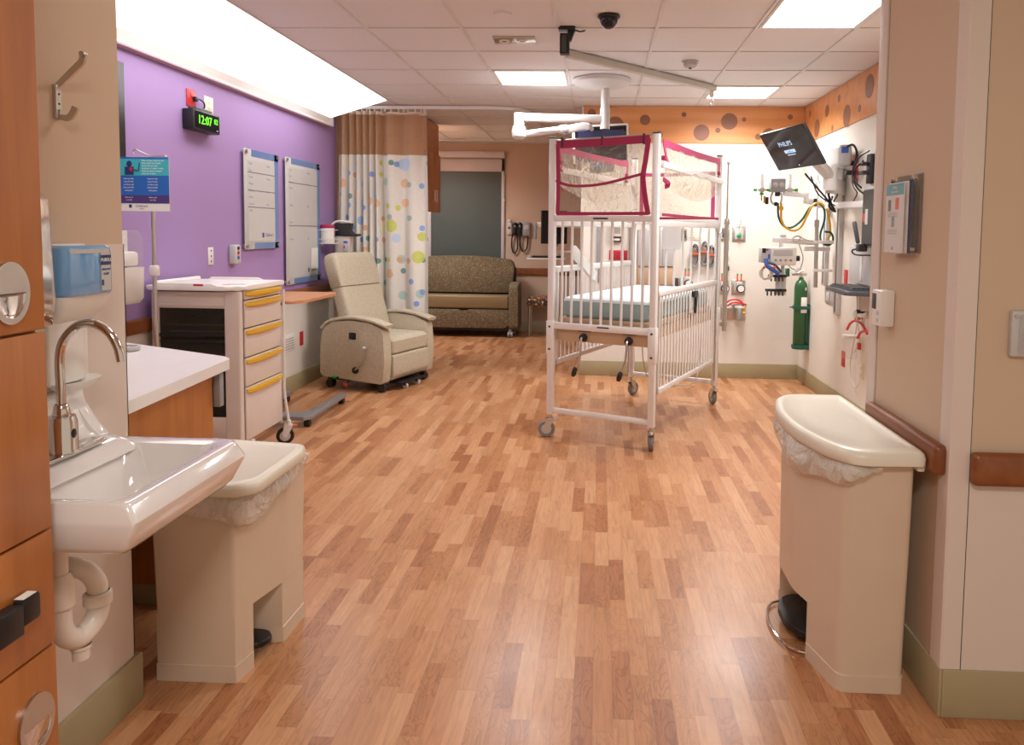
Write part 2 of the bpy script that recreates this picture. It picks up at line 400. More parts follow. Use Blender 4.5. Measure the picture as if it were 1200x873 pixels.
# ------------------------------------------------------------------ object helpers
def link(name, mb, mats, parent=None, world=False, ang=35):
    if not isinstance(mats, (list, tuple)): mats = [mats]
    me = bpy.data.meshes.new(name)
    if world and parent is not None: bmesh.ops.transform(mb.bm, matrix=WM[parent.name].inverted(), verts=mb.bm.verts)
    mb.bm.to_mesh(me); mb.bm.free()
    for x in mats: me.materials.append(M[x] if isinstance(x, str) else x)
    me.set_sharp_from_angle(angle=math.radians(ang))
    o = bpy.data.objects.new(name, me); COL.objects.link(o)
    if parent is not None: o.parent = parent; WM[o.name] = WM[parent.name]
    return o
def tagit(o, label, cat, group=None):
    o['label'] = label; o['category'] = cat
    if group: o['group'] = group
    return o
def thing(name, label, cat, loc=(0, 0, 0), rz=0., group=None):
    o = bpy.data.objects.new(name, None); COL.objects.link(o); o.empty_display_size = .05
    o.location = loc; o.rotation_euler = (0, 0, rz); WM[o.name] = Matrix.Translation(Vector(loc)) @ Matrix.Rotation(rz, 4, 'Z')
    return tagit(o, label, cat, group)
def part(name, mb, mats, parent, world=True, label=None, ang=35):
    o = link(name, mb, mats, parent, world, ang)
    if label: o['label'] = label
    return o
def solo(name, mb, mats, label, cat, group=None, ang=35, kind=None):
    vs = [v.co for v in mb.bm.verts]
    c = Vector(((min(v.x for v in vs)+max(v.x for v in vs))/2, (min(v.y for v in vs)+max(v.y for v in vs))/2, min(v.z for v in vs)))
    bmesh.ops.translate(mb.bm, vec=-c, verts=mb.bm.verts)
    o = link(name, mb, mats, None, False, ang); o.location = c; WM[o.name] = Matrix.Translation(c)
    return tagit(o, label, cat, group)
def struct(name, mb, mats, parent=None):
    o = link(name, mb, mats, parent)
    if parent is None: o['kind'] = 'structure'; WM[o.name] = Matrix()
    return o
def copy_tree(o, loc, rz, label=None, group=None):
    r = o.copy(); COL.objects.link(r); r.location = loc; r.rotation_euler = (0, 0, rz)
    if label: r['label'] = label
    if group: r['group'] = group
    for c in list(o.children):
        d = c.copy(); COL.objects.link(d); d.parent = r
        for g in list(c.children):
            h = g.copy(); COL.objects.link(h); h.parent = d
    return r
# ================================================================== THE SETTING
YW = 10.9       # window wall
YH = 7.66       # head wall
XP = -2.75      # purple wall
XR = 2.035      # right wall
struct('floor', MB().box(-3.2, 4.2, -1.2, YW+.15, -.05, 0), 'floor')
# ceiling tiles as one slab, the grid of bars a little below it
lights = [(-.8837, 5.985), (.945, 4.156), (.945, 6.594), (-2.103-T, 9.12)]   # lower corner of each lamp panel
gx0, gy0 = -1.4933, 4.7656
struct('ceiling', MB().box(-3.2, 4.2, -1.2, YW+.15, CZ+.008, CZ+.08), 'tile')
g = MB()
for i in range(-3, 9):
    x = gx0+T*i
    if x < -2.2: continue
    g.box(x-.010, x+.010, -1.2, 10.62, CZ, CZ+.012)
for j in range(-9, 11):
    y = gy0+T*j
    if y > 10.7 or y < -1.1: continue
    g.box(-2.10, 4.2, y-.006, y+.006, CZ+.001, CZ+.012)
struct('trim_1', g, 'tbar')
struct('trim_2', MB().box(-2.75, 0, 10.62, YW, CZ-.004, CZ+.01), 'soffit')
# walls
def wall(name, x0, x1, y0, y1, z0, z1, m, par=None): return struct(name, MB().box(x0, x1, y0, y1, z0, z1), m, par)
wall('wall_left', XP-.12, XP, 2.175, 7.76, .88, CZ+.01, 'purple')
wall('wall_left_alcove', XP-.12, XP, 7.76, YW, .88, CZ+.01, 'tan')
wall('wall_left_low', XP-.12, XP, 2.175, YW, 0, .88, 'headwall')
wall('wall_sink', XP, -1.42, -1.2, 2.175, 0, CZ+.01, 'cream')
wall('wall_back', XP-.12, -.18, YW, YW+.12, 0, CZ+.01, 'tan')
hb = MB(); hb.m(0).box(-.18, XR+.12, YH, YH+.10, 0, CZ+.01); hb.m(1).box(-.18, -.08, YH+.10, YW, 0, CZ+.01)
struct('wall_head', hb, ['headwall', 'tan'])  # tan on the side face stands in for its brown shade
wall('wall_right', XR, XR+.12, 2.90, YH, 0, CZ+.01, 'headwall')
wall('wall_front', 1.068, 4.2, 2.27, 2.90, 0, CZ+.01, 'cream')
# pale protection sheet: below a line on the sink wall and below the handrail on the wing wall
struct('trim_3', MB().box(-1.421, -1.417, -1.2, 2.178, .15, 1.422).box(-1.48, -1.417, 2.174, 2.178, .15, 1.422), 'panel')
struct('trim_4', MB().box(1.124, 4.2, 2.266, 2.272, .15, .74), 'panel')
# corner guard of the wing wall
g = MB(); g.prism([(1.061, 2.335), (1.061, 2.268), (1.065, 2.264), (1.120, 2.264), (1.120, 2.2695), (1.0675, 2.2695), (1.0675, 2.335)], .153, CZ-.001)
struct('trim_5', g, 'panel')
struct('trim_6', MB().box(1.061, 1.12, 2.906, 2.985, 0, CZ, .004), ['panel'])
struct('trim_12', MB().box(1.1205, 1.1235, 2.2665, 2.2698, .153, CZ-.001), 'dgrey')
# thin dark strip in the gap beside the door jamb
struct('trim_7', MB().box(1.069, 1.10, 2.90, 2.906, 0, CZ), 'dgrey')
# skirting boards
def sk(name, x0, x1, y0, y1): struct(name, MB().box(x0, x1, y0, y1, 0, .152, .003), 'base')
sk('baseboard_sink', -1.42, -1.403, -1.2, 2.197)
sk('baseboard_sink_end', -1.5, -1.42, 2.175, 2.197)
sk('baseboard_left', XP, XP+.012, 2.2, YW)
sk('baseboard_back', XP, -.18, YW-.012, YW)
sk('baseboard_head', -.192, XR, YH-.012, YH)
sk('baseboard_head_side', -.192, -.18, YH, YW)
sk('baseboard_right', XR-.012, XR, 2.95, YH)
sk('baseboard_wing', 1.058, 1.068, 2.260, 2.90)
sk('baseboard_wing_front', 1.068, 4.2, 2.260, 2.27)
# maple band with round inlays above head wall and right wall
b = MB(); b.m(0).box(-.18, XR-.012, YH-.012, YH+.01, 2.375, CZ).box(XR-.012, XR, 3.0, YH-.012, 2.375, CZ)
b.m(1)
for x, z, r in ((-.098, 2.665, .042), (.14, 2.548, .085), (.438, 2.600, .052), (.582, 2.455, .035), (.825, 2.655, .024), (1.003, 2.478, .08), (1.276, 2.59, .082),
                (1.165, 2.50, .026), (1.422, 2.609, .022), (1.565, 2.44, .03), (1.671, 2.46, .065), (1.876, 2.637, .026)):
    b.cyl((x, YH-.014, z), (x, YH-.0125, z), r, n=28)
for y, z, r in ((7.471, 2.64, .03), (7.219, 2.47, .085), (6.918, 2.582, .055), (6.589, 2.635, .032), (6.748, 2.405, .028), (6.369, 2.455, .09), (6.067, 2.467, .03), (5.86, 2.60, .09), (5.3, 2.5, .05), (4.9, 2.6, .08)):
    b.cyl((XR-.014, y, z), (XR-.0125, y, z), r, n=28)
struct('trim_8', b, ['band', 'dot'])
struct('trim_9', MB().box(-.195, -.178, YH-.016, YH+.03, .152, CZ, .003), 'white')
# wooden rails
def rail(name, x0, x1, y0, y1, z0, z1): struct(name, MB().box(x0, x1, y0, y1, z0, z1, .014, 3), 'rail')
rail('trim_10', XP, XP+.03, 2.25, YW, .835, .925)
rail('trim_11', -1.5, -.2, YW-.03, YW, .83, .935)
for nm, lab, bx in (('handrail', 'short wooden handrail on the wing wall behind the right bin', (1.026, 1.068, 2.285, 2.90, .745, .84)),
                    ('handrail', 'wooden handrail at the right picture edge, round the corner from the bin', (1.118, 3.0, 2.228, 2.27, .733, .833))):
    solo(nm, MB().box(*bx, .016, 3), 'rail', lab, 'handrail', 'wooden handrails on the wing wall')
# cove lamp along the purple wall
t = thing('cove_light', 'long glowing cove lamp under the ceiling along the purple wall', 'light', (-2.4, 4.8, 2.5))
part('valance', MB().prism([(XP, 2.500), (-2.69, 2.500), (-2.69, 2.512), (-2.655, 2.560), (-2.67, 2.565), (XP, 2.60)], 2.2, 7.36, 'Y').prism([(XP, 2.50), (-2.69, 2.50), (-2.69, 2.60), (XP, 2.60)], 7.36, 7.52, 'Y'), 'valance', t)
part('valance_underside', MB().box(XP, -2.692, 2.2, 7.51, 2.490, 2.4995), 'lip', t)
part('diffuser', MB().prism([(-2.66, 2.561), (-2.10, CZ-.002), (-2.2, CZ), (XP+.001, CZ), (XP+.001, 2.601)], 2.2, 7.36, 'Y'), 'covelamp', t)
# window with its shade
w = struct('window_1', MB().box(-2.46, -1.43, YW-.004, YW+.002, .85, 2.33), 'blind')
f = MB(); f.box(-1.43, -1.385, YW-.03, YW+.01, .85, 2.50, .004); f.box(-2.52, -1.385, YW-.03, YW+.01, 2.325, 2.50, .004); f.box(-2.52, -2.46, YW-.03, YW+.01, .85, 2.5, .004)
struct('window_frame', f, 'windowframe', w)
struct('shade_housing', MB().box(-2.54, -1.38, YW-.10, YW, 2.515, 2.61, .008), 'windowframe', w)
struct('shade_bar', MB().box(-2.46, -1.43, YW-.012, YW-.004, .855, .88, .002), 'dgrey', w)
struct('window_latch', MB().box(-1.40, -1.38, YW-.045, YW-.03, 1.90, 1.93, .003), 'white', w)

# ceiling lamp panels
where = ['square ceiling lamp left of the round white ceiling arm cover', 'large square ceiling lamp at the top right, cut by the picture edge', 'square ceiling lamp just left of the wooden band corner', 'square ceiling lamp beyond the curtain, mostly hidden by it']
for (x, y), lab in zip(lights, where):
    t = thing('ceiling_light', lab, 'light', (x+T/2, y+T/2, CZ-.004), 0, 'square ceiling lamp panels')
    fr = MB()
    for a in ((x+.012, x+.032, y+.01, y+T-.01), (x+T-.032, x+T-.012, y+.01, y+T-.01), (x+.032, x+T-.032, y+.01, y+.03), (x+.032, x+T-.032, y+T-.03, y+T-.01)):
        fr.box(a[0], a[1], a[2], a[3], CZ-.003, CZ+.006)
    part('frame', fr, 'tbar', t)
    part('diffuser', MB().box(x+.032, x+T-.032, y+.03, y+T-.03, CZ+.0005, CZ+.006), 'lamp', t)
    L = bpy.data.lights.new('lamp', 'AREA'); L.shape = 'SQUARE'; L.size = T-.07; L.energy = (33, 34, 35, 38)[lights.index((x, y))]; L.color = (.985, .985, 1); L.spread = math.radians(150)
    o = bpy.data.objects.new('lamp', L); COL.objects.link(o); o.location = (x+T/2, y+T/2, CZ-.006)
# unseen area lights added above and behind the camera to brighten the foreground
for x, y, e in ((-.8837, 2.6, 9), (-.27, -.6, 48)):
    L = bpy.data.lights.new('lamp', 'AREA'); L.shape = 'SQUARE'; L.size = T-.07; L.energy = e; L.color = (1, .955, .90)
    o = bpy.data.objects.new('lamp', L); COL.objects.link(o); o.location = (x+T/2, y+T/2, CZ-.006)
for y in (3.2, 4.6, 6.2):
    L = bpy.data.lights.new('cove', 'AREA'); L.shape = 'RECTANGLE'; L.size = .35; L.size_y = 1.3; L.energy = 9; L.color = (1, .99, .98)
    o = bpy.data.objects.new('cove', L); COL.objects.link(o); o.location = (-2.36, y, 2.62); o.rotation_euler = (0, math.radians(18), 0)

# small ceiling fittings
solo('ceiling_speaker_cover', MB().cyl((-.583, 4.46, CZ-.004), (-.583, 4.46, CZ+.008), .052, n=32), 'tile', 'small round blank cover in the ceiling left of the black bracket', 'ceiling cover')
t = thing('ceiling_socket_plate', 'metal double socket plate set in the ceiling left of the bracket', 'socket', (-.57, 5.04, CZ))
part('plate', MB().box(-.72, -.44, 4.965, 5.125, CZ-.004, CZ+.008, .002), 'steel', t)
for x in (-.65, -.53): part('socket', MB().cyl((x, 5.045, CZ-.010), (x, 5.045, CZ), .034, n=20).m(1).box(x-.014, x+.014, 5.03, 5.045, CZ-.012, CZ-.0095), ['whitep', 'black'], t)
t = thing('dome_camera', 'black dome camera on the ceiling at the top centre', 'camera', (.04, 4.47, CZ))
part('mount', MB().lathe([(0, 0), (.064, 0), (.068, -.010), (.060, -.016), (0, -.016)], (.035, 4.5, CZ+.006)), 'black', t)
part('dome', MB().ball((.035, 4.5, CZ-.010), (.054, .054, .062), 24), 'screen', t)
t = thing('smoke_detector', 'small round smoke detector on the ceiling right of the long track', 'smoke detector', (.65, 5.68, CZ))
part('base', MB().lathe([(0, 0), (.062, 0), (.062, -.014), (0, -.014)], (.651, 5.68, CZ+.008)), 'lgrey', t)
part('sensor_head', MB().lathe([(.05, 0), (.05, -.018), (.036, -.034), (0, -.036)], (.651, 5.68, CZ-.006)).m(1).cyl((.651, 5.68, CZ-.048), (.651, 5.68, CZ-.04), .012), ['lgrey', 'dgrey'], t)
t = thing('ceiling_bracket', 'black angled bracket hanging from the ceiling beside the dome camera', 'bracket', (-.22, 4.8, CZ))
part('plate', MB().box(-.275, -.17, 4.72, 4.80, CZ-.012, CZ+.008, .003), 'black', t)
part('arm', MB().beam((-.19, 4.76, CZ-.005), (-.215, 4.76, CZ-.075), .04, .035, (0, 1, 0), .004), 'black', t)
part('housing', MB().box(-.265, -.205, 4.72, 4.79, CZ-.16, CZ-.035, .006).m(1).box(-.252, -.225, 4.717, 4.721, CZ-.15, CZ-.05), ['black', 'dgrey'], t)
part('cable', MB().tube([(-.17, 4.75, CZ-.012), (-.14, 4.75, CZ-.02), (-.11, 4.76, CZ-.012)], .005), 'black', t)
t = thing('ceiling_lift_track', 'long grey track hung diagonally under the ceiling above the crib', 'track', (.36, 5.97, CZ-.05))
part('track_bar', MB().beam((-.242, 5.32, CZ-.024), (.965, 6.58, CZ-.024), .055, .048, (0, 0, 1), .004), 'trackp', t)
part('end_stop', MB().box(.92, .955, 6.53, 6.57, CZ-.10, CZ-.047, .004), 'whitep', t)
part('hook', MB().tube([(.938, 6.55, CZ-.10), (.938, 6.55, CZ-.125), (.92, 6.55, CZ-.145), (.938, 6.55, CZ-.165), (.956, 6.55, CZ-.145), (.942, 6.55, CZ-.12)], .006), 'white', t)

# curtain track (ceiling mounted), curtain hanging from it
ct = thing('curtain_track', 'white ceiling curtain track that curves round towards the head wall', 'curtain track', (-1.6, 7.6, CZ-.03))
tp = [(-2.74, 7.66, CZ-.022), (-1.6, 7.66, CZ-.022), (-1.02, 7.68, CZ-.022), (-.80, 7.82, CZ-.022), (-.73, 8.15, CZ-.022), (-.70, 9.2, CZ-.022)]
part('rail', MB().ribbon(tp, .028, .032, (0, 0, 1), True, 8), 'white', ct)
cu = thing('privacy_curtain', 'pleated cubicle curtain with coloured dots below tan netting, behind the recliner', 'curtain', (-2.2, 7.68, .4))
def curtain_xy(t):
    x = -2.70+.93*t+.012*math.sin(9*t)
    d = min(1., max(0., (t-.47)/.18)); amp = .042*(1-d)+.022*d; fr = 92*(1-d*.0)
    ph = 78*t if t < .5 else 39+30*(t-.5)
    return x+.012*math.sin(ph*1.0+1), 7.68+amp*math.sin(ph), amp
def cf(z0, z1):
    def f(u, v):
        x, y, a = curtain_xy(u); z = z0+(z1-z0)*v
        fl = (2.7-z)/2.3
        x = -2.22+(x+2.22)*(1+.045*fl) ; y = 7.68+(y-7.68)*(1+.35*fl)+.012*math.sin(3*z+9*u)
        if abs(u-.5) < .03: y += .05*fl
        return (x, y, z)
    return f
arc = [0.]
for i in range(1, 401):
    a, b = curtain_xy((i-1)/400), curtain_xy(i/400); arc.append(arc[-1]+math.hypot(a[0]-b[0], a[1]-b[1]))
uvf = lambda z0, z1: (lambda u, v: (arc[int(round(u*400))], z0+(z1-z0)*v))
part('cloth', MB().grid(cf(.35, 2.235), 200, 14, 0, uvf(.35, 2.235)), 'curtain', cu, ang=80)
part('netting', MB().grid(cf(2.235, 2.655), 200, 4, 0, uvf(2.235, 2.655)), 'net', cu, ang=80)
part('hem_tape', MB().grid(cf(2.64, 2.672), 200, 1, 0, uvf(2.64, 2.67)), 'hem', cu, ang=80)
for i in range(17):
    u = (i+.5)/17; x, y, a = curtain_xy(u)
    part('carrier_hook', MB().box(x-.004, x+.004, 7.63, y+.01 if y > 7.63 else 7.66, 2.665, 2.70), 'whitep', cu)
def rpoly(poly, r, n=4):
    """round the corners of a polygon"""
    out = []; k = len(poly)
    for i in range(k):
        p = Vector(poly[i]).to_2d() if len(poly[i]) == 2 else Vector(poly[i][:2]); a = Vector(poly[i-1][:2]); b = Vector(poly[(i+1) % k][:2])
        ri = r[i] if isinstance(r, (list, tuple)) else r
        da, db = (a-p), (b-p); la, lb = da.length, db.length; q = min(ri, la*.49, lb*.49)
        pa, pb = p+da/la*q, p+db/lb*q
        for j in range(n+1):
            t = j/n; out.append(tuple(pa*(1-t)**2+p*2*t*(1-t)+pb*t*t))
    return out
def at_z(poly, z, c=None, s=1.):
    if c is None: return [(p[0], p[1], z) for p in poly]
    return [(c[0]+(p[0]-c[0])*s, c[1]+(p[1]-c[1])*s, z) for p in poly]

# ================================================================== LEFT FOREGROUND
# tall storage cabinet
t = thing('storage_cabinet', 'tall maple locker cabinet filling the left picture edge beside the sink', 'cabinet', (-1.26, .93, 0))
CX, CY1, CY0 = -1.12, 1.462, .42
part('body', MB().box(-1.415, CX-.02, CY0, CY1-.002, 0, 2.45), 'woodh', t)
def pull(par, y, z):
    b = MB(); b.m(0)
    out = [(CX+.007, y+.047*math.cos(a), z+.060*math.sin(a)) for a in [2*PI*i/40 for i in range(40)]]
    inn = [(CX+.007, y+.037*math.cos(a), z+.048*math.sin(a)) for a in [2*PI*i/40 for i in range(40)]]
    o0 = [(CX, p[1], p[2]) for p in out]
    b.loft([o0, out, inn], (False, False))
    b.m(0).prism([(y+.037*math.cos(a), z+.048*math.sin(a)) for a in [PI*i/20 for i in range(21)]], CX+.001, CX+.0072, 'X')
    b.m(1); cup = []
    for k in range(7):
        s = math.cos(k/6*PI/2); d = math.sin(k/6*PI/2)
        cup.append([(CX+.0065-.006*d, y+.037*s*math.cos(a), z-.001+(.047*s)*math.sin(a)-.006*d) for a in [-PI*i/20 for i in range(21)]])
    b.loft(cup, (False, True))
    return part('finger_pull', b, ['steel', 'chrome'], par, label='oval brushed metal finger pull')
for nm, z0, z1, py, pz in (('door', 1.266, 2.45, 1.37, 1.345), ('door', .856, 1.260, None, None), ('drawer', .612, .850, None, None), ('door', .03, .606, 1.398, .475)):
    d = part(nm, MB().box(CX-.02, CX, CY0, CY1, z0, z1, .0015), 'wood', t)
    if pz: pull(d, py, pz)
    if nm == 'drawer':
        part('latch', MB().box(CX, CX+.03, 1.28, 1.345, .69, .75, .004).box(CX+.002, CX+.026, 1.345, 1.395, .70, .755, .008), 'black', d, label='black drawer lock latch')
        part('latch_label', MB().box(CX+.005, CX+.024, 1.35, 1.385, .7551, .756), 'paper', d)

# coat hook
t = thing('coat_hook', 'metal coat hook with an upper and a lower prong on the tan wall', 'coat hook', (-1.405, 1.915, 1.75))
part('plate', MB().box(-1.4205, -1.410, 1.905, 1.927, 1.752, 1.84, .002), 'steel', t)
part('upper_prong', MB().ribbon([(-1.412, 1.916, 1.835), (-1.372, 1.916, 1.873), (-1.345, 1.916, 1.898), (-1.341, 1.916, 1.915)], .016, .008, (0, 1, 0), False).cyl((-1.341, 1.908, 1.917), (-1.341, 1.924, 1.917), .007), 'steel', t)
part('lower_prong', MB().ribbon([(-1.412, 1.916, 1.775), (-1.412, 1.916, 1.757), (-1.392, 1.916, 1.753), (-1.380, 1.916, 1.757), (-1.370, 1.916, 1.772), (-1.366, 1.916, 1.782)], .016, .008, (0, 1, 0), False), 'steel', t)
for z in (1.79, 1.815): part('screw', MB().cyl((-1.410, 1.916, z), (-1.4085, 1.916, z), .003, n=10), 'dgrey', t)

# paper towel dispenser
t = thing('paper_towel_dispenser', 'mirror steel paper towel dispenser between the locker and the soap', 'towel dispenser', (-1.33, 1.60, 1.2))
part('housing', MB().prism([(-1.417, 1.24), (-1.285, 1.24), (-1.275, 1.30), (-1.285, 1.535), (-1.30, 1.55), (-1.417, 1.55)], 1.47, 1.705, 'Y', .006), 'chrome', t)
part('paper_chute', MB().prism([(-1.417, 1.19), (-1.32, 1.195), (-1.285, 1.235), (-1.417, 1.238)], 1.49, 1.69, 'Y', .004), 'steel', t)
part('red_tab', MB().box(-1.284, -1.2815, 1.685, 1.698, 1.375, 1.425), 'red', t)

# soap dispenser
t = thing('soap_dispenser', 'touch-free soap dispenser with blue liquid soap above the sink', 'soap dispenser', (-1.35, 1.83, 1.05))
SY0, SY1 = 1.788, 1.985; SC_ = 1.88; WXs = -1.4175
bd = MB(); bd.prism(rpoly([(WXs, 1.785), (-1.368, 1.79), (-1.362, SC_), (-1.368, 1.93), (WXs, 1.95)], .012), 1.07, 1.30, 'Z', .003)
bd.prism(rpoly([(WXs, SY0+.01), (-1.39, SY0+.01), (-1.39, SY1-.01), (WXs, SY1-.01)], .01), 1.07, 1.427, 'Z', .003)
bd.loft([at_z(rpoly([(WXs, SY0+.02), (-1.365, SY0+.025), (-1.365, SY1-.025), (WXs, SY1-.02)], .015), 1.225),
         at_z(rpoly([(WXs, SY0), (-1.33, SY0+.006), (-1.33, SY1-.006), (WXs, SY1)], .02), 1.268),
         at_z(rpoly([(WXs, SY0), (-1.322, SY0), (-1.322, SY1), (WXs, SY1)], .02), 1.296)])
part('body', bd, 'whitep', t, ang=50)
part('reservoir', MB().loft([at_z(rpoly([(-1.41, SY0+.004), (-1.318, SY0+.004), (-1.310, SC_), (-1.318, SY1-.004), (-1.41, SY1-.004)], [.01, .02, .05, .02, .01]), z, (-1.36, SC_), s_) for z, s_ in ((1.297, .96), (1.302, 1), (1.402, 1), (1.418, .97), (1.424, .86))]), 'soap', t, label='clear reservoir of blue soap')
part('label_strip', MB().box(-1.3125, -1.3105, 1.918, 1.955, 1.305, 1.405), 'lgrey', t)
lb = MB(); lb.m(0).box(-1.3105, -1.3095, 1.916, 1.957, 1.372, 1.398); lb.m(1).text('PURELL', .013, facing((-1.3090, 1.9365, 1.385), (1, 0, 0))); lb.m(0)
lb.text('HEALTHY', .008, facing((-1.3102, 1.9365, 1.360), (1, 0, 0))).text('SOAP', .009, facing((-1.3102, 1.9365, 1.348), (1, 0, 0))); lb.box(-1.3105, -1.3095, 1.918, 1.926, 1.318, 1.333)
part('label_print', lb, ['navy', 'paper'], t)
part('drip_tray', MB().lathe([(0, 0), (.060, .002), (.082, .018), (.086, .024), (.080, .024), (.055, .012), (0, .010)], (-1.368, SC_+.002, 1.05), (0, 0, 1), 36, .98, .55), 'whitep', t)

# wall hung sink
t = thing('sink', 'white ceramic wall-hung sink with a high curved back', 'sink', (-1.2, 1.765, .765))
YC = 1.765
def zs(z): return 1.4754-(1.4754-z)*.96
def rr(x0, x1, hw, r, z, rb=None):
    k = 1.125; x1 = -1.417+(x1+1.397)*k; x0 = -1.417+(x0+1.397)*k; hw *= 1.0
    cc = min(.032, hw*.4) if hw > .2 else hw*.2
    return at_z(rpoly([(x0, YC-hw), (x1, YC-hw), (x1, YC+hw-cc), (x1-cc*.75, YC+hw), (x0, YC+hw)], [rb or r, r, r, r, rb or r], 5), zs(z))
R_ = [rr(-1.395, -1.05, .225, .02, .735, .01), rr(-1.396, -1.035, .24, .02, .742, .01), rr(-1.397, -1.022, .252, .018, .758, .01), rr(-1.397, -1.000, .262, .015, .812, .01), rr(-1.397, -.998, .262, .012, .822, .01), rr(-1.397, -1.014, .256, .012, .853, .01),
      rr(-1.397, -1.018, .254, .014, .859, .01), rr(-1.396, -1.026, .248, .018, .862, .01), rr(-1.385, -1.048, .230, .03, .860, .03), rr(-1.28, -1.058, .214, .035, .855, .03), rr(-1.272, -1.068, .205, .04, .838, .04), rr(-1.25, -1.09, .18, .05, .78, .05), rr(-1.22, -1.12, .12, .04, .745, .04), rr(-1.18, -1.16, .02, .008, .740, .01)]
part('basin', MB().loft(R_), 'ceramic', t, ang=40)
dk = []
for x, hw, z in ((-1.262, .238, .866), (-1.272, .228, .882), (-1.288, .214, .896), (-1.312, .204, .905), (-1.350, .200, .909), (-1.368, .200, .922), (-1.380, .200, .945), (-1.390, .205, .975), (-1.397, .200, 1.01), (-1.402, .198, 1.035), (-1.408, .196, 1.043)):
    dk.append(at_z(rpoly([(-1.417, YC-hw-.0), (x, YC-hw), (x, YC+hw), (-1.417, YC+hw+.0)], [.003, .03, .03, .003], 5), z))
part('backsplash', MB().loft(dk), 'ceramic', t, ang=60)
for s_ in (-1, 1):
    q = []
    for i in range(13):
        u = i/12; x = -1.417+.145*u; zt = .868+(1.043-.868)*(1-u)**2.2; zl = .910 if x < -1.312 else .910-.042*((x+1.312)/.04)**1.5; yo = YC+s_*(.198+.042*u**.8)
        q.append([(x, yo-s_*.045, .862), (x, yo, .862), (x, yo-s_*.001, zt-.006), (x, yo-s_*.008, zt), (x, yo-s_*.024, max(zt, zt+.5*(zl-zt))), (x, yo-s_*.045, max(zt, zl))])
    part('splash_side', MB().loft(q), 'ceramic', t, ang=60)
part('drain', MB().lathe([(0, 0), (.02, 0), (.022, .003), (0, .004)], (-1.22, YC, zs(.741))), 'chrome', t)
# faucet
t = thing('faucet', 'chrome gooseneck sensor faucet on the back of the sink', 'faucet', (-1.317, 1.775, .91))
FX, FY = -1.318, 1.765
part('deck_plate', MB().prism(rpoly([(FX-.028, 1.655), (FX+.026, 1.655), (FX+.030, FY), (FX+.026, 1.905), (FX-.028, 1.905)], .025, 6), .909, .917, 'Z', .003), 'chrome', t)
part('body', MB().lathe([(.036, 0), (.037, .004), (.034, .012), (.034, .078), (.030, .092), (.018, .092), (0, .093)], (FX, FY, .914)), 'chrome', t)
part('sensor_eye', MB().lathe([(0, .002), (.008, .001), (.010, 0)], (FX+.0335, FY-.004, .965), (1, -.1, 0), sx=.8, sy=1.2), 'black', t)
part('neck_collar', MB().lathe([(.018, 0), (.020, .01), (.016, .028), (.013, .032)], (FX, FY, 1.004)), 'chrome', t)
part('gooseneck', MB().tube([(FX, FY, 1.0), (FX, FY, 1.08), (FX, FY, 1.15), (FX+.012, FY, 1.195), (FX+.045, FY, 1.229), (FX+.085, FY, 1.237), (FX+.125, FY, 1.216), (FX+.147, FY, 1.18), (FX+.155, FY, 1.145)], .0105, 14, k=7), 'chrome', t)
# drain trap below
t = thing('drain_trap', 'white plastic drain trap below the sink', 'drain trap', (-1.28, 1.74, .44))
TX, TY = -1.285, 1.695
part('tail_pipe', MB().cyl((TX, TY, .775), (TX, TY, .60), .020), 'pvc', t)
part('elbow_nut', MB().lathe([(.022, .035), (.030, .015), (.033, -.01), (.033, -.045), (.029, -.05)], (TX, TY, .605)), 'pvc', t)
part('u_bend', MB().tube([(TX, TY, .57), (TX, TY, .51), (TX+.005, TY+.015, .475), (TX+.012, TY+.05, .455), (TX+.02, TY+.085, .475), (TX+.024, TY+.10, .50), (TX+.024, TY+.10, .53)], .026, 16).lathe([(.020, -.035), (.020, -.012), (.024, -.008), (.024, 0)], (TX+.012, TY+.05, .437)), 'pvc', t)
part('trap_nut', MB().lathe([(.029, 0), (.033, .004), (.033, .03), (.027, .034)], (TX+.024, TY+.10, .515)), 'pvc', t)
part('wall_bend', MB().tube([(TX+.024, TY+.10, .54), (TX+.022, TY+.10, .57), (TX+.005, TY+.095, .60), (TX-.03, TY+.09, .615), (TX-.07, TY+.09, .615), (-1.417, TY+.09, .615)], .024, 16), 'pvc', t)
for k, (z, y) in enumerate(((.70, 1.86), (.655, 1.80))):
    v = thing('stop_valve', 'small chrome stop valve under the sink, %s of the two' % ('upper' if k == 0 else 'lower'), 'valve', (-1.38, y, z), 0, 'stop valves under the sink')
    part('body', MB().lathe([(.022, 0), (.020, .006), (.011, .010), (.011, .035), (0, .036)], (-1.417, y, z), (1, 0, 0)), 'chrome', v)
    part('handle', MB().lathe([(0, 0), (.014, 0), (.014, .012), (0, .012)], (-1.381, y, z), (1, 0, 0), n=12, sx=.6, sy=1.2), 'chrome', v)

# ------------------------------------------------------------------ bins
def liner(path, z0, z1, out):
    """rumpled clear bag hanging below the lid, following the open path of (x, y)"""
    P = [Vector((p[0], p[1], 0)) for p in path]; P = spline(P, 10); n = len(P)-1
    c = sum(P, Vector())/len(P)
    rnd = random.Random(5); ph = [rnd.uniform(0, 6) for _ in range(4)]
    def f(u, v):
        i = u*n; a = P[min(n, int(i))]; b = P[min(n, int(i)+1)]; p = a.lerp(b, i-int(i))
        d = (p-c).normalized(); w = math.sin(v*PI)
        o = out*w*(1+.5*math.sin(23*u+ph[0])+.3*math.sin(51*u+6*v))
        z = z0+(z1-z0)*v-(.02*math.sin(7*u+ph[1])+.012*math.sin(19*u+ph[2]))*v-.03*math.sin(u*PI)*v
        return (p.x+d.x*o, p.y+d.y*o, z)
    return MB().grid(f, 60, 8)
t = thing('pedal_bin', 'tall beige pedal bin in front of the wing wall on the right', 'pedal bin', (.86, 2.76, 0), 0, 'pedal bins')
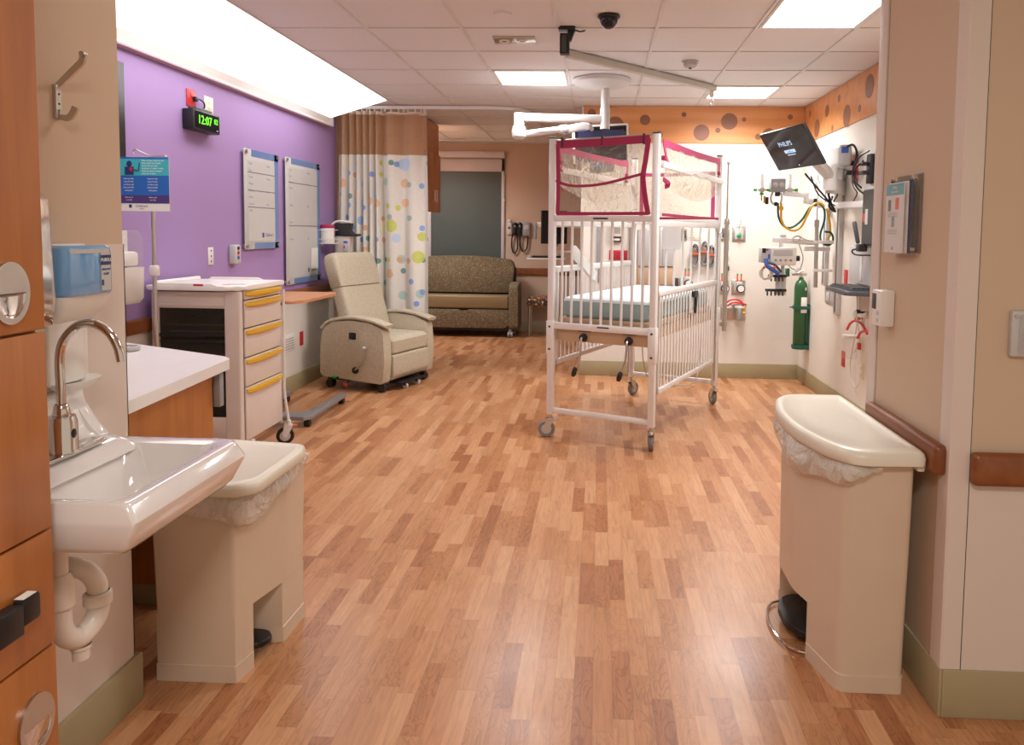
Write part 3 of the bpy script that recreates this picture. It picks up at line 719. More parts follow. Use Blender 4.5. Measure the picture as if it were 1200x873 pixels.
foot = [(1.0, 2.37), (.79, 2.37), (.712, 2.66), (.712, 2.86), (.79, 3.15), (1.0, 3.15)]
low = [(1.0, 2.37), (.79, 2.37), (.738, 2.565), (.86, 2.60), (.86, 2.92), (.738, 2.955), (.79, 3.15), (1.0, 3.15)]
lowr = [.02, .03, .003, .003, .003, .003, .03, .02]
c = (.88, 2.76)
part('body', MB().loft([at_z(rpoly(low, lowr), z, c, s) for z, s in ((0, 1.), (.055, 1.), (.056, .985), (.20, .99))]).loft([at_z(rpoly(foot, [.02, .03, .03, .03, .03, .02]), z, c, s) for z, s in ((.20, .99), (.45, 1.01), (.757, 1.025))]), 'bin', t)
lid = [(1.024, 2.325), (.80, 2.315), (.735, 2.42), (.690, 2.62), (.685, 2.76), (.690, 2.90), (.735, 3.10), (.80, 3.185), (1.024, 3.185)]
lr = [.02, .06, .08, .1, .1, .1, .08, .06, .02]
part('lid', MB().loft([at_z(rpoly(lid, lr), z, c, s) for z, s in ((.758, .98), (.762, 1.), (.785, 1.), (.797, .985), (.803, .95), (.806, .86), (.803, .84), (.804, .5))]), 'binlid', t, ang=60)
part('lid_hinge', MB().box(1.0, 1.024, 2.34, 3.17, .74, .795, .006), 'binlid', t)
part('pedal', MB().prism(rpoly([(.86, 2.61), (.75, 2.61), (.70, 2.70), (.70, 2.82), (.75, 2.91), (.86, 2.91)], .03), .035, .06, 'Z', .006), 'black', t, label='black foot pedal')
part('pedal_hoop', MB().tube([(.77, 2.565, .012), (.70, 2.60, .012), (.665, 2.70, .012), (.665, 2.82, .012), (.70, 2.92, .012), (.77, 2.955, .012)], .005), 'chrome', t)
part('bin_liner', liner([(.88, 2.345), (.79, 2.36), (.735, 2.48), (.70, 2.66), (.70, 2.86), (.74, 3.05), (.80, 3.16)], .762, .70, .028), 'vinylbag', t, ang=180)

t = thing('pedal_bin', 'lower beige pedal bin tucked under the sink on the left', 'pedal bin', (-1.28, 2.5, 0), 0, 'pedal bins')
foot = [(-1.42, 2.29), (-1.155, 2.29), (-1.135, 2.40), (-1.10, 2.56), (-1.10, 2.72), (-1.42, 2.72)]
low = [(-1.42, 2.29), (-1.155, 2.29), (-1.138, 2.385), (-1.25, 2.40), (-1.25, 2.52), (-1.105, 2.54), (-1.10, 2.72), (-1.42, 2.72)]
c = (-1.28, 2.5)
part('body', MB().loft([at_z(rpoly(low, .003), z, c, s) for z, s in ((0, 1.), (.055, 1.), (.056, .985), (.22, .99))]).loft([at_z(rpoly(foot, .012), z, c, s) for z, s in ((.22, .99), (.45, 1.015), (.635, 1.035))]), 'bin', t)
lid = [(-1.47, 2.225), (-1.12, 2.225), (-1.06, 2.27), (-1.055, 2.62), (-1.08, 2.70), (-1.47, 2.75)]
part('lid', MB().loft([at_z(rpoly(lid, [.02, .02, .03, .03, .03, .02]), z, (-1.26, 2.48), s) for z, s in ((.637, .98), (.642, 1.), (.662, 1.), (.672, .985), (.677, .95), (.680, .86), (.678, .84))]), 'binlid', t, ang=60)
part('pedal', MB().prism(rpoly([(-1.25, 2.41), (-1.16, 2.41), (-1.12, 2.45), (-1.12, 2.49), (-1.16, 2.515), (-1.25, 2.515)], .02), .04, .06, 'Z', .006), 'black', t, label='black foot pedal')
part('bin_liner', liner([(-1.40, 2.27), (-1.25, 2.26), (-1.14, 2.265), (-1.095, 2.40), (-1.085, 2.55), (-1.085, 2.70)], .642, .575, .022), 'vinylbag', t, ang=180)

# ------------------------------------------------------------------ counter in the nook
top = [(-1.53, 2.222), (-1.61, 3.19), (-1.66, 3.245), (-2.35, 3.59), (-2.715, 3.77), (-2.715, 2.222)]
solo('worktop', MB().prism(rpoly(top, [.003, .02, .02, .02, .01, .003]), .856, .90, 'Z', .004), 'counter', 'white worktop in the nook behind the sink wall', 'worktop')
t = thing('base_cabinet', 'maple base cabinet below the white worktop', 'cabinet', (-2.1, 2.7, 0))
part('body', MB().prism([(-1.60, 2.75), (-1.655, 3.12), (-2.30, 3.45), (-2.715, 3.66), (-2.715, 2.75)], .09, .855).prism([(-1.575, 2.222), (-1.60, 2.75), (-1.63, 2.75), (-1.605, 2.222)], .62, .855), 'wood', t)
part('toe_kick', MB().prism([(-1.63, 2.76), (-1.68, 3.06), (-2.30, 3.38), (-2.715, 3.58), (-2.715, 2.76)], .0, .09), 'base', t)
part('corner_bracket', MB().box(-1.655, -1.625, 3.125, 3.16, .70, .845, .003), 'grey', t)
t = thing('counter_tray', 'small white rounded tray at the back of the worktop', 'tray', (-2.4, 3.3, .90))
part('dish', MB().loft([at_z(rpoly([(-2.62, 3.36), (-2.13, 3.30), (-2.12, 3.38), (-2.60, 3.45)], .035), z, (-2.37, 3.37), s) for z, s in ((.901, .9), (.903, 1), (.92, 1.02), (.922, .97), (.912, .95))]), 'lgrey', t)

part('air_gap', MB().prism(rpoly([(-1.405, SY0+.012), (-1.3165, SY0+.012), (-1.309, SC_), (-1.3165, SY1-.012), (-1.405, SY1-.012)], .02), 1.404, 1.4145, 'Z'), 'lgrey', bpy.data.objects['soap_dispenser'])
# hand sanitiser on the purple wall
t = thing('sanitizer_dispenser', 'clear and white sanitizer dispenser on the purple wall, half behind the sink wall edge', 'sanitizer dispenser', (-2.7, 4.1, 1.02))
part('backplate', MB().box(-2.748, -2.735, 3.98, 4.24, 1.03, 1.45, .004), 'whitep', t)
part('lower_body', MB().prism([(-2.735, 1.02), (-2.67, 1.03), (-2.645, 1.06), (-2.638, 1.24), (-2.735, 1.24)], 3.98, 4.24, 'Y', .006), 'whitep', t)
part('clear_cover', MB().prism([(-2.735, 1.243), (-2.640, 1.243), (-2.645, 1.42), (-2.67, 1.452), (-2.735, 1.458)], 3.98, 4.24, 'Y', .006), 'clear', t)
part('refill_pouch', MB().box(-2.73, -2.655, 4.0, 4.22, 1.245, 1.33, .02), 'paper', t)

# pole with the hanging poster
t = thing('iv_pole', 'slim metal pole in front of the purple wall, left of the drawer cart', 'pole', (-2.47, 4.05, 0))
part('pole_tube', MB().cyl((-2.465, 4.05, .06), (-2.465, 4.05, 1.84), .011).cyl((-2.465, 4.05, .06), (-2.465, 4.05, .95), .016), 'steel', t)
part('clamp', MB().box(-2.488, -2.442, 4.03, 4.07, 1.20, 1.26, .01), 'whitep', t)
for a in (.3, 1.55, 2.8, 4.1, 5.4):
    d = Vector((math.cos(a), math.sin(a), 0)); o = Vector((-2.465, 4.05, 0)); lg = part('leg', MB().beam(o+Vector((0, 0, .085)), o+d*.18+Vector((0, 0, .06)), .03, .02, (0, 0, 1), .004), 'steel', t)
    part('caster', MB().cyl(o+d*.18+Vector((-.01, 0, .026)), o+d*.18+Vector((.01, 0, .026)), .026), 'rubber', lg)
part('top_hook', MB().tube([(-2.56, 4.045, 1.87), (-2.565, 4.045, 1.885), (-2.55, 4.045, 1.895), (-2.53, 4.045, 1.885), (-2.465, 4.05, 1.86), (-2.39, 4.045, 1.862), (-2.375, 4.045, 1.85)], .004), 'steel', t)
PX0, PX1, PY = -2.665, -2.358, 4.03
t = thing('hanging_poster', 'blue and teal hand hygiene poster hanging at the top of the pole', 'poster', (-2.51, PY, 1.56))
part('sheet', MB().box(PX0, PX1, PY, PY+.003, 1.558, 1.852), 'paper', t)
p = MB(); p.m(0).box(PX0, PX1, PY-.0008, PY, 1.612, 1.852); p.m(1).box(PX0+.14-.02, PX1, PY-.0012, PY-.0008, 1.752, 1.842); p.box(PX0, PX0+.12, PY-.0012, PY-.0008, 1.752, 1.842); p.m(2).box(PX0, PX1, PY-.0012, PY-.0008, 1.60, 1.645)
part('print_fields', p, ['posterblue', 'posterteal', 'posterpurple'], t)
p = MB(); p.m(0).ball((PX0+.085, PY-.001, 1.815), (.016, .001, .018)).box(PX0+.06, PX0+.11, PY-.002, PY-.0012, 1.755, 1.80).beam((PX0+.105, PY-.0016, 1.785), (PX0+.14, PY-.0016, 1.78), .014, .001).beam((PX0+.14, PY-.0016, 1.78), (PX0+.145, PY-.0016, 1.82), .014, .001); p.m(1).ball((PX0+.095, PY-.002, 1.785), (.009, .001, .012))
part('figure_print', p, ['navy', 'red'], t)
p = MB(); p.m(0)
lines = ['Help us keep our patients', 'and their families safe.', 'Please clean your hands.']
for i, s in enumerate(['Help us keep everyone safe,', 'please clean your hands', 'every time you visit.', 'Ayudenos a cuidar a todos,', 'lavese las manos siempre', 'antes de su visita.']):
    p.text(s, .0125, facing((PX0+.155, PY-.0014, 1.834-.0142*i), (0, -1, 0)), .0002, 'LEFT', .9)
for x in (PX0+.10, PX0+.235):
    for i in range(5): p.text(('hands are clean', 'soap and water', 'use foam or gel', 'before and after', 'each patient')[i], .0115, facing((x-.02, PY-.0014, 1.735-.016*i), (0, -1, 0)), .0002, 'CENTER', .8)
    for i in range(2): p.text(('thank you for', 'your help')[i], .0105, facing((x-.02, PY-.0014, 1.633-.014*i), (0, -1, 0)), .0002, 'CENTER', .8)
p.m(1).text("Children's", .017, facing((PX0+.15, PY-.001, 1.585), (0, -1, 0)), .0003).box(PX0+.078, PX0+.094, PY-.001, PY, 1.576, 1.594).text('hospital', .008, facing((PX0+.15, PY-.001, 1.571), (0, -1, 0)), .0003)
part('print_text', p, ['paper', 'navy'], t)

# wall television seen edge on
t = thing('television', 'flat black television on the purple wall, only its edge showing past the sink wall', 'television', (-2.71, 3.7, 1.78))
part('casing', MB().box(-2.72, -2.685, 3.2, 4.17, 1.79, 2.39, .004), 'black', t)
part('screen', MB().box(-2.69, -2.688, 3.22, 4.14, 1.81, 2.365), 'screen', t)
part('mount', MB().box(-2.75, -2.72, 3.5, 3.86, 1.95, 2.2), 'dgrey', t)

# ------------------------------------------------------------------ clock and sockets on the purple wall
t = thing('digital_clock', 'black digital wall clock with green digits on the purple wall', 'clock', (-2.71, 5.03, 2.12))
part('casing', MB().box(-2.748, -2.672, 4.862, 5.207, 2.118, 2.252, .006), 'black', t)
part('screen', MB().box(-2.6735, -2.6705, 4.882, 5.192, 2.132, 2.24), 'screen', t)
part('top_bracket', MB().box(-2.745, -2.69, 4.93, 5.14, 2.252, 2.272, .004), 'dgrey', t)
part('digits', MB().text('12:07', .082, facing((-2.6698, 5.005, 2.188), (1, 0, 0)) @ Matrix.Shear('XY', 4, (.12, 0)), .0006, 'CENTER', 1.0), 'led', t, label='glowing green digits')
part('seconds_digits', MB().text('02', .052, facing((-2.6698, 5.15, 2.198), (1, 0, 0)), .0006), 'led', t, label='smaller glowing green digits')
part('maker_mark', MB().box(-2.6705, -2.670, 5.155, 5.18, 2.138, 2.144), 'lgrey', t)
part('cord', MB().tube([(-2.735, 5.0, 2.335), (-2.72, 5.04, 2.335), (-2.72, 5.09, 2.32), (-2.725, 5.10, 2.29), (-2.73, 5.06, 2.268)], .005), 'black', t)
part('plug', MB().box(-2.742, -2.72, 4.985, 5.02, 2.318, 2.348, .004), 'black', t)
def plate(name, lab, cat, n, c, w, h, m='ivory', holes='duplex', group=None, mh='dgrey', th=.006):
    """socket plate on a wall: centre c, facing n"""
    R = facing(c, n); o = thing(name, lab, cat, c, 0, group or ('wall sockets' if cat == 'socket' else None))
    part('cover_plate', MB(R).box(-w/2, w/2, -h/2, h/2, 0, th, .002), m, o)
    b = MB(R)
    if holes == 'duplex':
        for s in (-1, 1):
            b.m(0).box(-.016, .016, s*h*.19-.013, s*h*.19+.013, th, th+.002, .002)
            b.m(1).box(-.008, -.005, s*h*.19-.002, s*h*.19+.007, th+.002, th+.0026).box(.005, .008, s*h*.19-.002, s*h*.19+.007, th+.002, th+.0026).cyl((0, s*h*.19-.007, th+.002), (0, s*h*.19-.007, th+.0026), .003, n=8)
        part('outlet', b, [m, mh], o)
    elif holes == 'dots':
        for y in (-.3, 0, .3): b.m(0).cyl((0, y*h, th), (0, y*h, th+.002), .007, n=12)
        part('outlet', b, [mh], o)
    return o
NX, NXn, NY = (1, 0, 0), (-1, 0, 0), (0, -1, 0)
plate('socket_plate', 'red wall socket above the digital clock', 'socket', NX, (XP, 4.975, 2.335), .115, .115, 'red')
plate('socket_plate', 'cream wall socket right above the clock, beside the red one', 'socket', NX, (XP, 5.20, 2.325), .12, .115, 'ivory')
plate('socket_plate', 'white socket plate with three holes on the purple wall behind the drawer cart', 'socket', NX, (XP, 5.19, 1.27), .07, .125, 'whitep', 'dots')
t = thing('nurse_call_box', 'white nurse call box with coloured buttons above the cart', 'call box', (-2.73, 5.50, 1.22))
part('box', MB().box(XP, XP+.05, 5.45, 5.55, 1.20, 1.345, .012), 'lgrey', t)
for z, m_ in ((1.32, 'black'), (1.285, 'red'), (1.25, 'bluep')): part('button', MB().cyl((XP+.05, 5.50, z), (XP+.056, 5.50, z), .013, n=16), m_, t)
plate('socket_plate', 'red wall socket low on the wall beside the recliner', 'socket', NX, (XP, 6.79, .455), .075, .13, 'red', None)
t = thing('vent_grille', 'small white slotted grille low on the wall behind the drawer cart', 'grille', (XP+.01, 6.50, .38))
gb = MB().m(0).box(XP, XP+.008, 6.28, 6.63, .375, .53, .003); gb.m(1)
for i in range(5): gb.box(XP+.008, XP+.0095, 6.35, 6.60, .40+.022*i, .408+.022*i)
part('grille_plate', gb, ['whitep', 'grey'], t)

# glass care boards
def care_board(lab, y0, y1, z0, z1, rules, logo, big):
    t = thing('care_board', lab, 'board', (XP+.02, (y0+y1)/2, z0), 0, 'glass care boards')
    part('glass_panel', MB().box(XP+.022, XP+.028, y0, y1, z0, z1, .001), 'board', t)
    b = MB(); x = XP+.0285
    b.m(0).box(x-.0006, x, y1-.075, y1-.001, z0+.001, z1-.001).box(x-.0006, x, y0+.001+.12, y1-.001, z1-.055, z1-.001).box(x-.0006, x, y0+.16, y1-.001, z0+.001, z0+.05)
    b.m(1).box(x, x+.0006, y0+.055, y1-.075, z0+.065, z1-.085)
    b.m(2)
    for r in rules: b.box(x+.0006, x+.001, y0+.055, y1-.075, z0+r-.004, z0+r+.004)
    b.m(3)
    rnd = random.Random(3)
    z = z1-.11; k = 0
    words = ['Date', 'Day', 'Room', 'Phone', 'Patient', 'Nurse', 'Doctor', 'Aide', 'Plan', 'Goals', 'Diet', 'Notes', 'Questions']
    while z > z0+.35*(z1-z0):
        b.text(words[k % 13]+':', .026, facing((x+.0008, y0+.075, z), NX), .0002, 'LEFT')
        if k % 2 == 0: b.text(words[(k+4) % 13]+':', .022, facing((x+.0008, y0+.075+.5*(y1-y0), z), NX), .0002, 'LEFT')
        z -= .052 if not big or k < 3 else .15; k += 1
    if logo: b.m(4).text("Children's", .04, facing((x+.0008, y1-.19, z0+.11), NX), .0002).box(x+.0006, x+.001, y1-.315, y1-.285, z0+.09, z0+.13)
    part('printed_sheet', b, ['boardblue', 'board', 'boardline', 'textgrey', 'navy'], t)
    for y in (y0+.025, y1-.025):
        for z in (z0+.025, z1-.025): part('standoff', MB().cyl((XP+.0005, y, z), (XP+.04, y, z), .016, n=16), 'steel', t)
    return t
care_board('narrower glass care board with blue edge, left of the two on the purple wall', 5.66, 6.27, 1.305, 2.083, [.60, .46, .33], True, False)
cb = care_board('taller glass care board with blue edge, right of the two on the purple wall', 6.42, 7.215, .975, 2.092, [.90, .52], True, True)
solo('paper_note', MB().box(XP+.032, XP+.036, 6.97, 7.13, 1.09, 1.29), 'paper', 'folded white note stuck to the lower right of the taller care board', 'note')
# ================================================================== DRAWER CART
t = thing('procedure_cart', 'pale hospital drawer cart with yellow drawer handles by the purple wall', 'cart', (-2.43, 4.68, 0))
X0, X1, Y0, Y1 = -2.70, -2.15, 4.39, 4.99
b = MB()
b.box(X0, X1-.02, Y0+.02, Y1, .15, .20, .006)
b.box(X0, X1-.02, Y1-.02, Y1, .18, 1.10, .004)
b.box(X0, X0+.02, Y0+.02, Y1, .18, 1.10, .004)
b.box(X0, X0+.045, Y0, Y0+.05, .14, 1.09, .012)
b.prism(rpoly([(X1-.10, Y0), (X1-.004, Y0), (X1-.004, Y0+.05), (X1-.10, Y0+.05)], .012), .14, 1.09, 'Z')
b.box(X1-.03, X1-.004, Y1-.03, Y1, .14, 1.10, .008)
b.box(X0+.04, X1-.09, Y0+.008, Y0+.03, .985, 1.085, .004)
b.box(X0+.04, X1-.09, Y0+.004, Y0+.012, 1.0, 1.012).box(X0+.04, X1-.09, Y0+.004, Y0+.012, 1.06, 1.068)
b.box(X0+.04, X1-.09, Y0+.008, Y0+.03, .16, .32, .004)
part('body', b, 'cart', t)
tp_ = MB(); tp_.prism(rpoly([(X0-.02, Y0-.03), (X1-.05, Y0-.03), (X1+.02, Y0+.03), (X1+.02, Y1+.01), (X0-.02, Y1+.01)], .03), 1.095, 1.122, 'Z', .008)
tp_.box(X0-.018, X0+.012, Y0+.06, Y1-.04, 1.12, 1.145, .010, 3).prism([(X0+.04, 1.12), (X0+.07, 1.138), (X1-.16, 1.138), (X1-.12, 1.12)], Y0-.025, Y0-.005, 'Y', .005).prism([(X0+.04, 1.12), (X0+.07, 1.138), (X1-.16, 1.138), (X1-.12, 1.12)], Y1-.02, Y1, 'Y', .005)
part('top_tray', tp_, 'carttop', t, label='white raised-edge top')
part('red_mark', MB().box(X0+.28, X0+.34, Y0-.0268, Y0-.0250, 1.122, 1.134, .0005).box(X1-.16, X1-.12, Y0+.10, Y0+.13, 1.122, 1.123), 'red', t)
part('clip_label', MB().box(X1-.14, X1-.04, Y0+.14, Y0+.19, 1.122, 1.124), 'lgrey', t)
part('roll_door', MB().box(X0+.045, X1-.10, Y0+.014, Y0+.022, .32, .985), 'smoke', t, label='dark smoked clear door')
part('door_pull', MB().box(X0+.04, X1-.095, Y0+.002, Y0+.016, .812, .830, .004).box(X0+.045, X1-.10, Y0+.008, Y0+.014, .775, .79, .002), 'black', t)
zz = [(1.035, 1.092), (.862, 1.028), (.682, .855), (.500, .675), (.165, .493)]
for z0, z1 in zz:
    d = part('drawer', MB().box(X1-.01, X1+.004, Y0+.055, Y1-.035, z0, z1, .004).box(X1-.5, X1-.01, Y0+.06, Y1-.04, z0+.01, z0+.02), 'cart', t)
    hy0, hy1, hz = Y0+.06, Y1-.04, z1-.008
    part('handle', MB().loft([[(X1+.004, y, hz), (X1+.038*k, y, hz-.002), (X1+.034*k, y, hz-.022), (X1+.004, y, hz-.045*k+.004)] for y, k in ((hy0, .35), (hy0+.03, .8), (hy0+.12, 1.0), ((hy0+hy1)/2, 1.08), (hy1-.12, 1.0), (hy1-.03, .8), (hy1, .35))]), 'yellow', d, label='yellow curved drawer handle')
part('lock_button', MB().cyl((X1, Y1-.018, .96), (X1+.006, Y1-.018, .96), .009), 'red', t)
part('push_pole', MB().tube([(X1+.012, Y1-.01, 1.06), (X1+.012, Y1-.01, .5), (X1+.012, Y1-.01, .36), (X1+.035, Y1-.01, .18), (X1+.045, Y1-.01, .12)], .010), 'white', t)
def caster(par, x, y, r, ang=0., fork='white', tyre='rubber', hub='white', w=.026, name='caster', stem=.03, brake=None, dx=.025):
    """swivel caster standing on the floor in par's own frame; ang turns the fork"""
    Q = Matrix.Translation((x, y, 0)) @ Matrix.Rotation(ang, 4, 'Z')
    c = MB(Q); c.m(0).lathe([(r*.62, -w/2), (r*.93, -w/2), (r, -w*.3), (r, w*.3), (r*.93, w/2), (r*.62, w/2), (r*.6, w*.3), (r*.6, -w*.3), (r*.62, -w/2)], (-dx, 0, r), (0, 1, 0), 28)
    c.m(1).lathe([(0, -w*.42), (r*.62, -w*.42), (r*.62, w*.42), (0, w*.42)], (-dx, 0, r), (0, 1, 0), 24)
    o = part(name, c, [tyre, hub], par, False)
    f = MB(Q)
    for s in (-1, 1):
        f.prism([(-dx-.012, r-.012), (-dx+.012, r-.012), (.022, 2*r+.004), (.022, 2*r+.020), (-.03, 2*r+.020), (-dx-.018, r+.01)], s*(w/2+.004)-.0025, s*(w/2+.004)+.0025, 'Y')
    f.box(-.03, .024, -w/2-.007, w/2+.007, 2*r+.006, 2*r+.020, .003).cyl((0, 0, 2*r+.018), (0, 0, 2*r+.018+stem), .013)
    f.cyl((-dx, -w/2-.01, r), (-dx, w/2+.01, r), .008)
    part('fork', f, fork, o, False)
    if brake: part('brake_pedal', MB(Q).box(.01, .055, -w/2, w/2, 2*r+.002, 2*r+.014, .004), brake, o, False)
    return o
# casters of the cart live in the cart's own frame
for x, y, a in ((X1+.045, Y1-.02, .35), (X1+.02, Y0+.10, .4), (X0+.04, Y0+.06, .8), (X0+.04, Y1-.06, 2.2)):
    caster(t, x-(-2.43), y-4.68, .058, a, 'white', 'black', 'cart', .028, brake='orange')
t = thing('supply_bag', 'crumpled grey bag of supplies behind the smoked door of the cart', 'bag', (-2.45, 4.55, .84))
part('pouch', MB().grid(lambda u, v: (-2.62+.40*u, 4.47+.10*v+.02*math.sin(7*u), .842+(.09*math.sin(PI*u)**.5+.025*math.sin(11*u))*math.sin(PI*v)), 24, 10), 'clothgrey', t)
part('cart_shelf_note', MB().box(-2.62, -2.24, 4.45, 4.60, .832, .840), 'paper', t)

# ================================================================== OVERBED TABLE
t = thing('overbed_table', 'rolling overbed table with a wooden top and grey steel foot beside the recliner', 'table', (-2.4, 5.9, 0))
part('table_top', MB().prism(rpoly([(-2.70, 5.40), (-2.26, 5.40), (-2.20, 5.5), (-2.19, 6.15), (-2.23, 6.24), (-2.70, 6.24)], .03), .915, .938, 'Z', .005), 'tabletop', t, label='wood laminate top')
part('column', MB().box(-2.62, -2.54, 5.47, 5.53, .05, .55, .008).box(-2.61, -2.55, 5.475, 5.525, .50, .915, .004), 'alu', t)
part('foot', MB().prism([(-2.62, 5.36), (-2.16, 5.36), (-2.12, 5.42), (-2.12, 6.20), (-2.19, 6.20), (-2.19, 5.57), (-2.23, 5.50), (-2.56, 5.50), (-2.60, 5.57), (-2.60, 6.22), (-2.67, 6.22), (-2.67, 5.42)], .055, .085, 'Z', .005), 'alu', t)
for x, y in ((-2.155, 6.16), (-2.155, 5.42), (-2.635, 6.18), (-2.635, 5.42)):
    part('caster', MB().cyl((x-.02, y, .027), (x+.02, y, .027), .027).box(x-.012, x+.012, y-.012, y+.012, .027, .058), 'black', t)

# ================================================================== RECLINER
RX, RY, RA = -2.105, 7.05, -.34
t = thing('recliner', 'beige high-back medical recliner on casters, in front of the dotted curtain', 'recliner', (RX, RY, 0), RA)
side = [(-.35, .115), (.345, .085), (.362, .30), (.345, .575), (.20, .632), (-.02, .645), (-.20, .625), (-.315, .56), (-.345, .40)]
for s in (-1, 1):
    y = s*.355
    part('side_panel', MB().prism(rpoly(side, .03, 4), y-.055, y+.055, 'Y', .012, 3), 'recliner', t, False)
    part('arm_cap', MB().sweep(spline([(-.335, y, .555), (-.26, y, .618), (-.14, y, .652), (.02, y, .667), (.20, y, .652), (.31, y, .625), (.385, y, .605)], 6), rpoly([(-.062, -.014), (.062, -.014), (.062, .016), (-.062, .016)], .014, 3), False, (0, 0, 1)), 'recliner', t, False, label='smooth padded arm cap')
part('seat_cushion', MB().loft([at_z(rpoly([(-.22, -.285), (.34, -.285), (.34, .285), (-.22, .285)], .04), .33, (0, 0), 1), at_z(rpoly([(-.22, -.292), (.372, -.292), (.372, .292), (-.22, .292)], .04), .355, (0, 0), 1), at_z(rpoly([(-.22, -.292), (.375, -.292), (.375, .292), (-.22, .292)], .04), .46, (0, 0), 1), at_z(rpoly([(-.22, -.285), (.345, -.285), (.345, .285), (-.22, .285)], .05), .488, (0, 0), 1), at_z(rpoly([(-.22, -.24), (.29, -.24), (.29, .24), (-.22, .24)], .05), .495, (0, 0), 1)]), 'recliner', t, False)
part('leg_rest', MB().prism(rpoly([(.30, .10), (.345, .10), (.378, .15), (.376, .335), (.30, .335)], .02), -.288, .288, 'Y', .012, 3), 'recliner', t, False)
bk = lambda s, w, th, y=0: None
def back_ring(k, x, z, hw, th):
    dx, dz = -.24, .971
    px, pz = dz, -dx
    return [(x+px*q[1], q[0], z+pz*q[1]) for q in rpoly([(-hw, -th/2), (hw, -th/2), (hw, th/2), (-hw, th/2)], min(.05, th*.45), 4)]
B0 = Vector((-.10, 0, .44)); BD = Vector((-.245, 0, .80))
R_ = []
for k, hw, th in ((0, .285, .13), (.03, .298, .15), (.30, .304, .15), (.58, .306, .14), (.60, .305, .138)): p = B0+BD*k; R_.append(back_ring(k, p.x, p.z, hw, th))
part('back_cushion', MB().loft(R_), 'recliner', t, False, ang=60)
R_ = []
for k, hw, th in ((.602, .300, .12), (.61, .308, .152), (.80, .310, .165), (.93, .305, .16), (.985, .290, .13), (1.0, .265, .08)): p = B0+BD*k; R_.append(back_ring(k, p.x, p.z, hw, th))
part('head_cushion', MB().loft(R_), 'recliner', t, False, ang=60)
part('recess_grip', MB().cbox((.02, -.413, .505), (.075, .012, .062), (0, 0, 0), .012), 'black', t, False)
h = part('recline_lever', MB().tube([(.06, -.425, .20), (.09, -.432, .225), (.155, -.435, .29), (.165, -.435, .34), (.165, -.435, .395)], .009), 'steel', t, False)
part('lever_knob', MB().ball((.165, -.435, .405), .02), 'lgrey', h, False)
part('lever_pivot', MB().lathe([(.03, 0), (.03, .018), (0, .022)], (.055, -.412, .195), (0, -1, 0)), 'black', h, False)
part('under_frame', MB().box(-.30, .30, -.33, .33, .07, .11, .004).box(.20, .40, -.20, .20, .055, .075, .003).box(-.25, .25, -.385, -.35, .085, .105), 'black', t, False)
part('brake_pedal', MB().tube([(-.13, -.36, .10), (-.14, -.42, .115), (-.15, -.45, .125)], .006).m(1).ball((-.15, -.455, .125), (.022, .014, .014)), ['black', 'gknob'], t, False, label='green-tipped brake pedal')
part('brake_pedal', MB().tube([(-.05, -.36, .09), (-.04, -.42, .07), (-.03, -.45, .065)], .006).m(1).ball((-.03, -.455, .065), (.026, .014, .018)), ['black', 'red'], t, False, label='red-tipped brake pedal')
for x, y in ((-.29, -.33), (.29, -.335), (-.29, .33), (.29, .335)):
    c_ = part('caster', MB().cyl((x, y-.028, .038), (x, y+.028, .038), .038).m(1).box(x-.03, x+.03, y-.016, y+.016, .05, .095, .008), ['black', 'dgrey'], t, False)
for y in (-.10, .10): part('small_wheel', MB().cyl((.375, y-.012, .026), (.375, y+.012, .026), .026).m(1).box(.36, .385, y-.016, y+.016, .03, .06), ['lgrey', 'black'], t, False)

# ================================================================== ON AND NEAR THE PURPLE WALL BEHIND THE RECLINER
t = thing('wipes_dispenser', 'white wipes tub with a pink lid in a wall rack above the recliner', 'wipes dispenser', (-2.67, 7.36, 1.30))
part('tub', MB().lathe([(0, 0), (.062, 0), (.068, .01), (.068, .135), (.064, .145), (0, .145)], (-2.67, 7.27, 1.335)), 'whitep', t)
part('lid', MB().lathe([(.069, 0), (.069, .02), (.055, .034), (.02, .036), (0, .036)], (-2.67, 7.27, 1.478)), 'magenta', t)
part('rack', MB().box(-2.748, -2.59, 7.19, 7.35, 1.325, 1.333).box(-2.748, -2.742, 7.19, 7.35, 1.30, 1.50).tube([(-2.745, 7.19, 1.46), (-2.595, 7.19, 1.46), (-2.595, 7.35, 1.46), (-2.745, 7.35, 1.46)], .004, 6, False).tube([(-2.745, 7.19, 1.37), (-2.595, 7.19, 1.37), (-2.595, 7.35, 1.37), (-2.745, 7.35, 1.37)], .004, 6, False), 'white', t)
part('marking', MB().m(0).box(-2.603, -2.600, 7.27, 7.30, 1.43, 1.455).m(1).box(-2.603, -2.600, 7.26, 7.34, 1.395, 1.405), ['red', 'dgrey'], t)
t = thing('pump_stand', 'pale medical pump trolley with a black hood standing behind the recliner', 'trolley', (-2.55, 7.45, 0))
PXc, PYc = -2.57, 7.44
part('housing', MB().loft([at_z(rpoly([(PXc-.08, PYc-.06), (PXc+.08, PYc-.06), (PXc+.08, PYc+.06), (PXc-.08, PYc+.06)], .03), z, (PXc, PYc), s) for z, s in ((.72, .6), (1.0, .85), (1.28, 1.), (1.40, 1.08), (1.405, 1.0))]), 'cart', t)
part('hood', MB().loft([[(PXc-.10, PYc-.07, 1.40), (PXc+.12, PYc-.07, 1.40), (PXc+.12, PYc+.07, 1.40), (PXc-.10, PYc+.07, 1.40)], [(PXc-.11, PYc-.06, 1.46), (PXc+.07, PYc-.06, 1.46), (PXc+.07, PYc+.06, 1.46), (PXc-.11, PYc+.06, 1.46)], [(PXc-.06, PYc-.05, 1.53), (PXc+.09, PYc-.05, 1.53), (PXc+.09, PYc+.05, 1.53), (PXc-.06, PYc+.05, 1.53)]]), 'black', t)
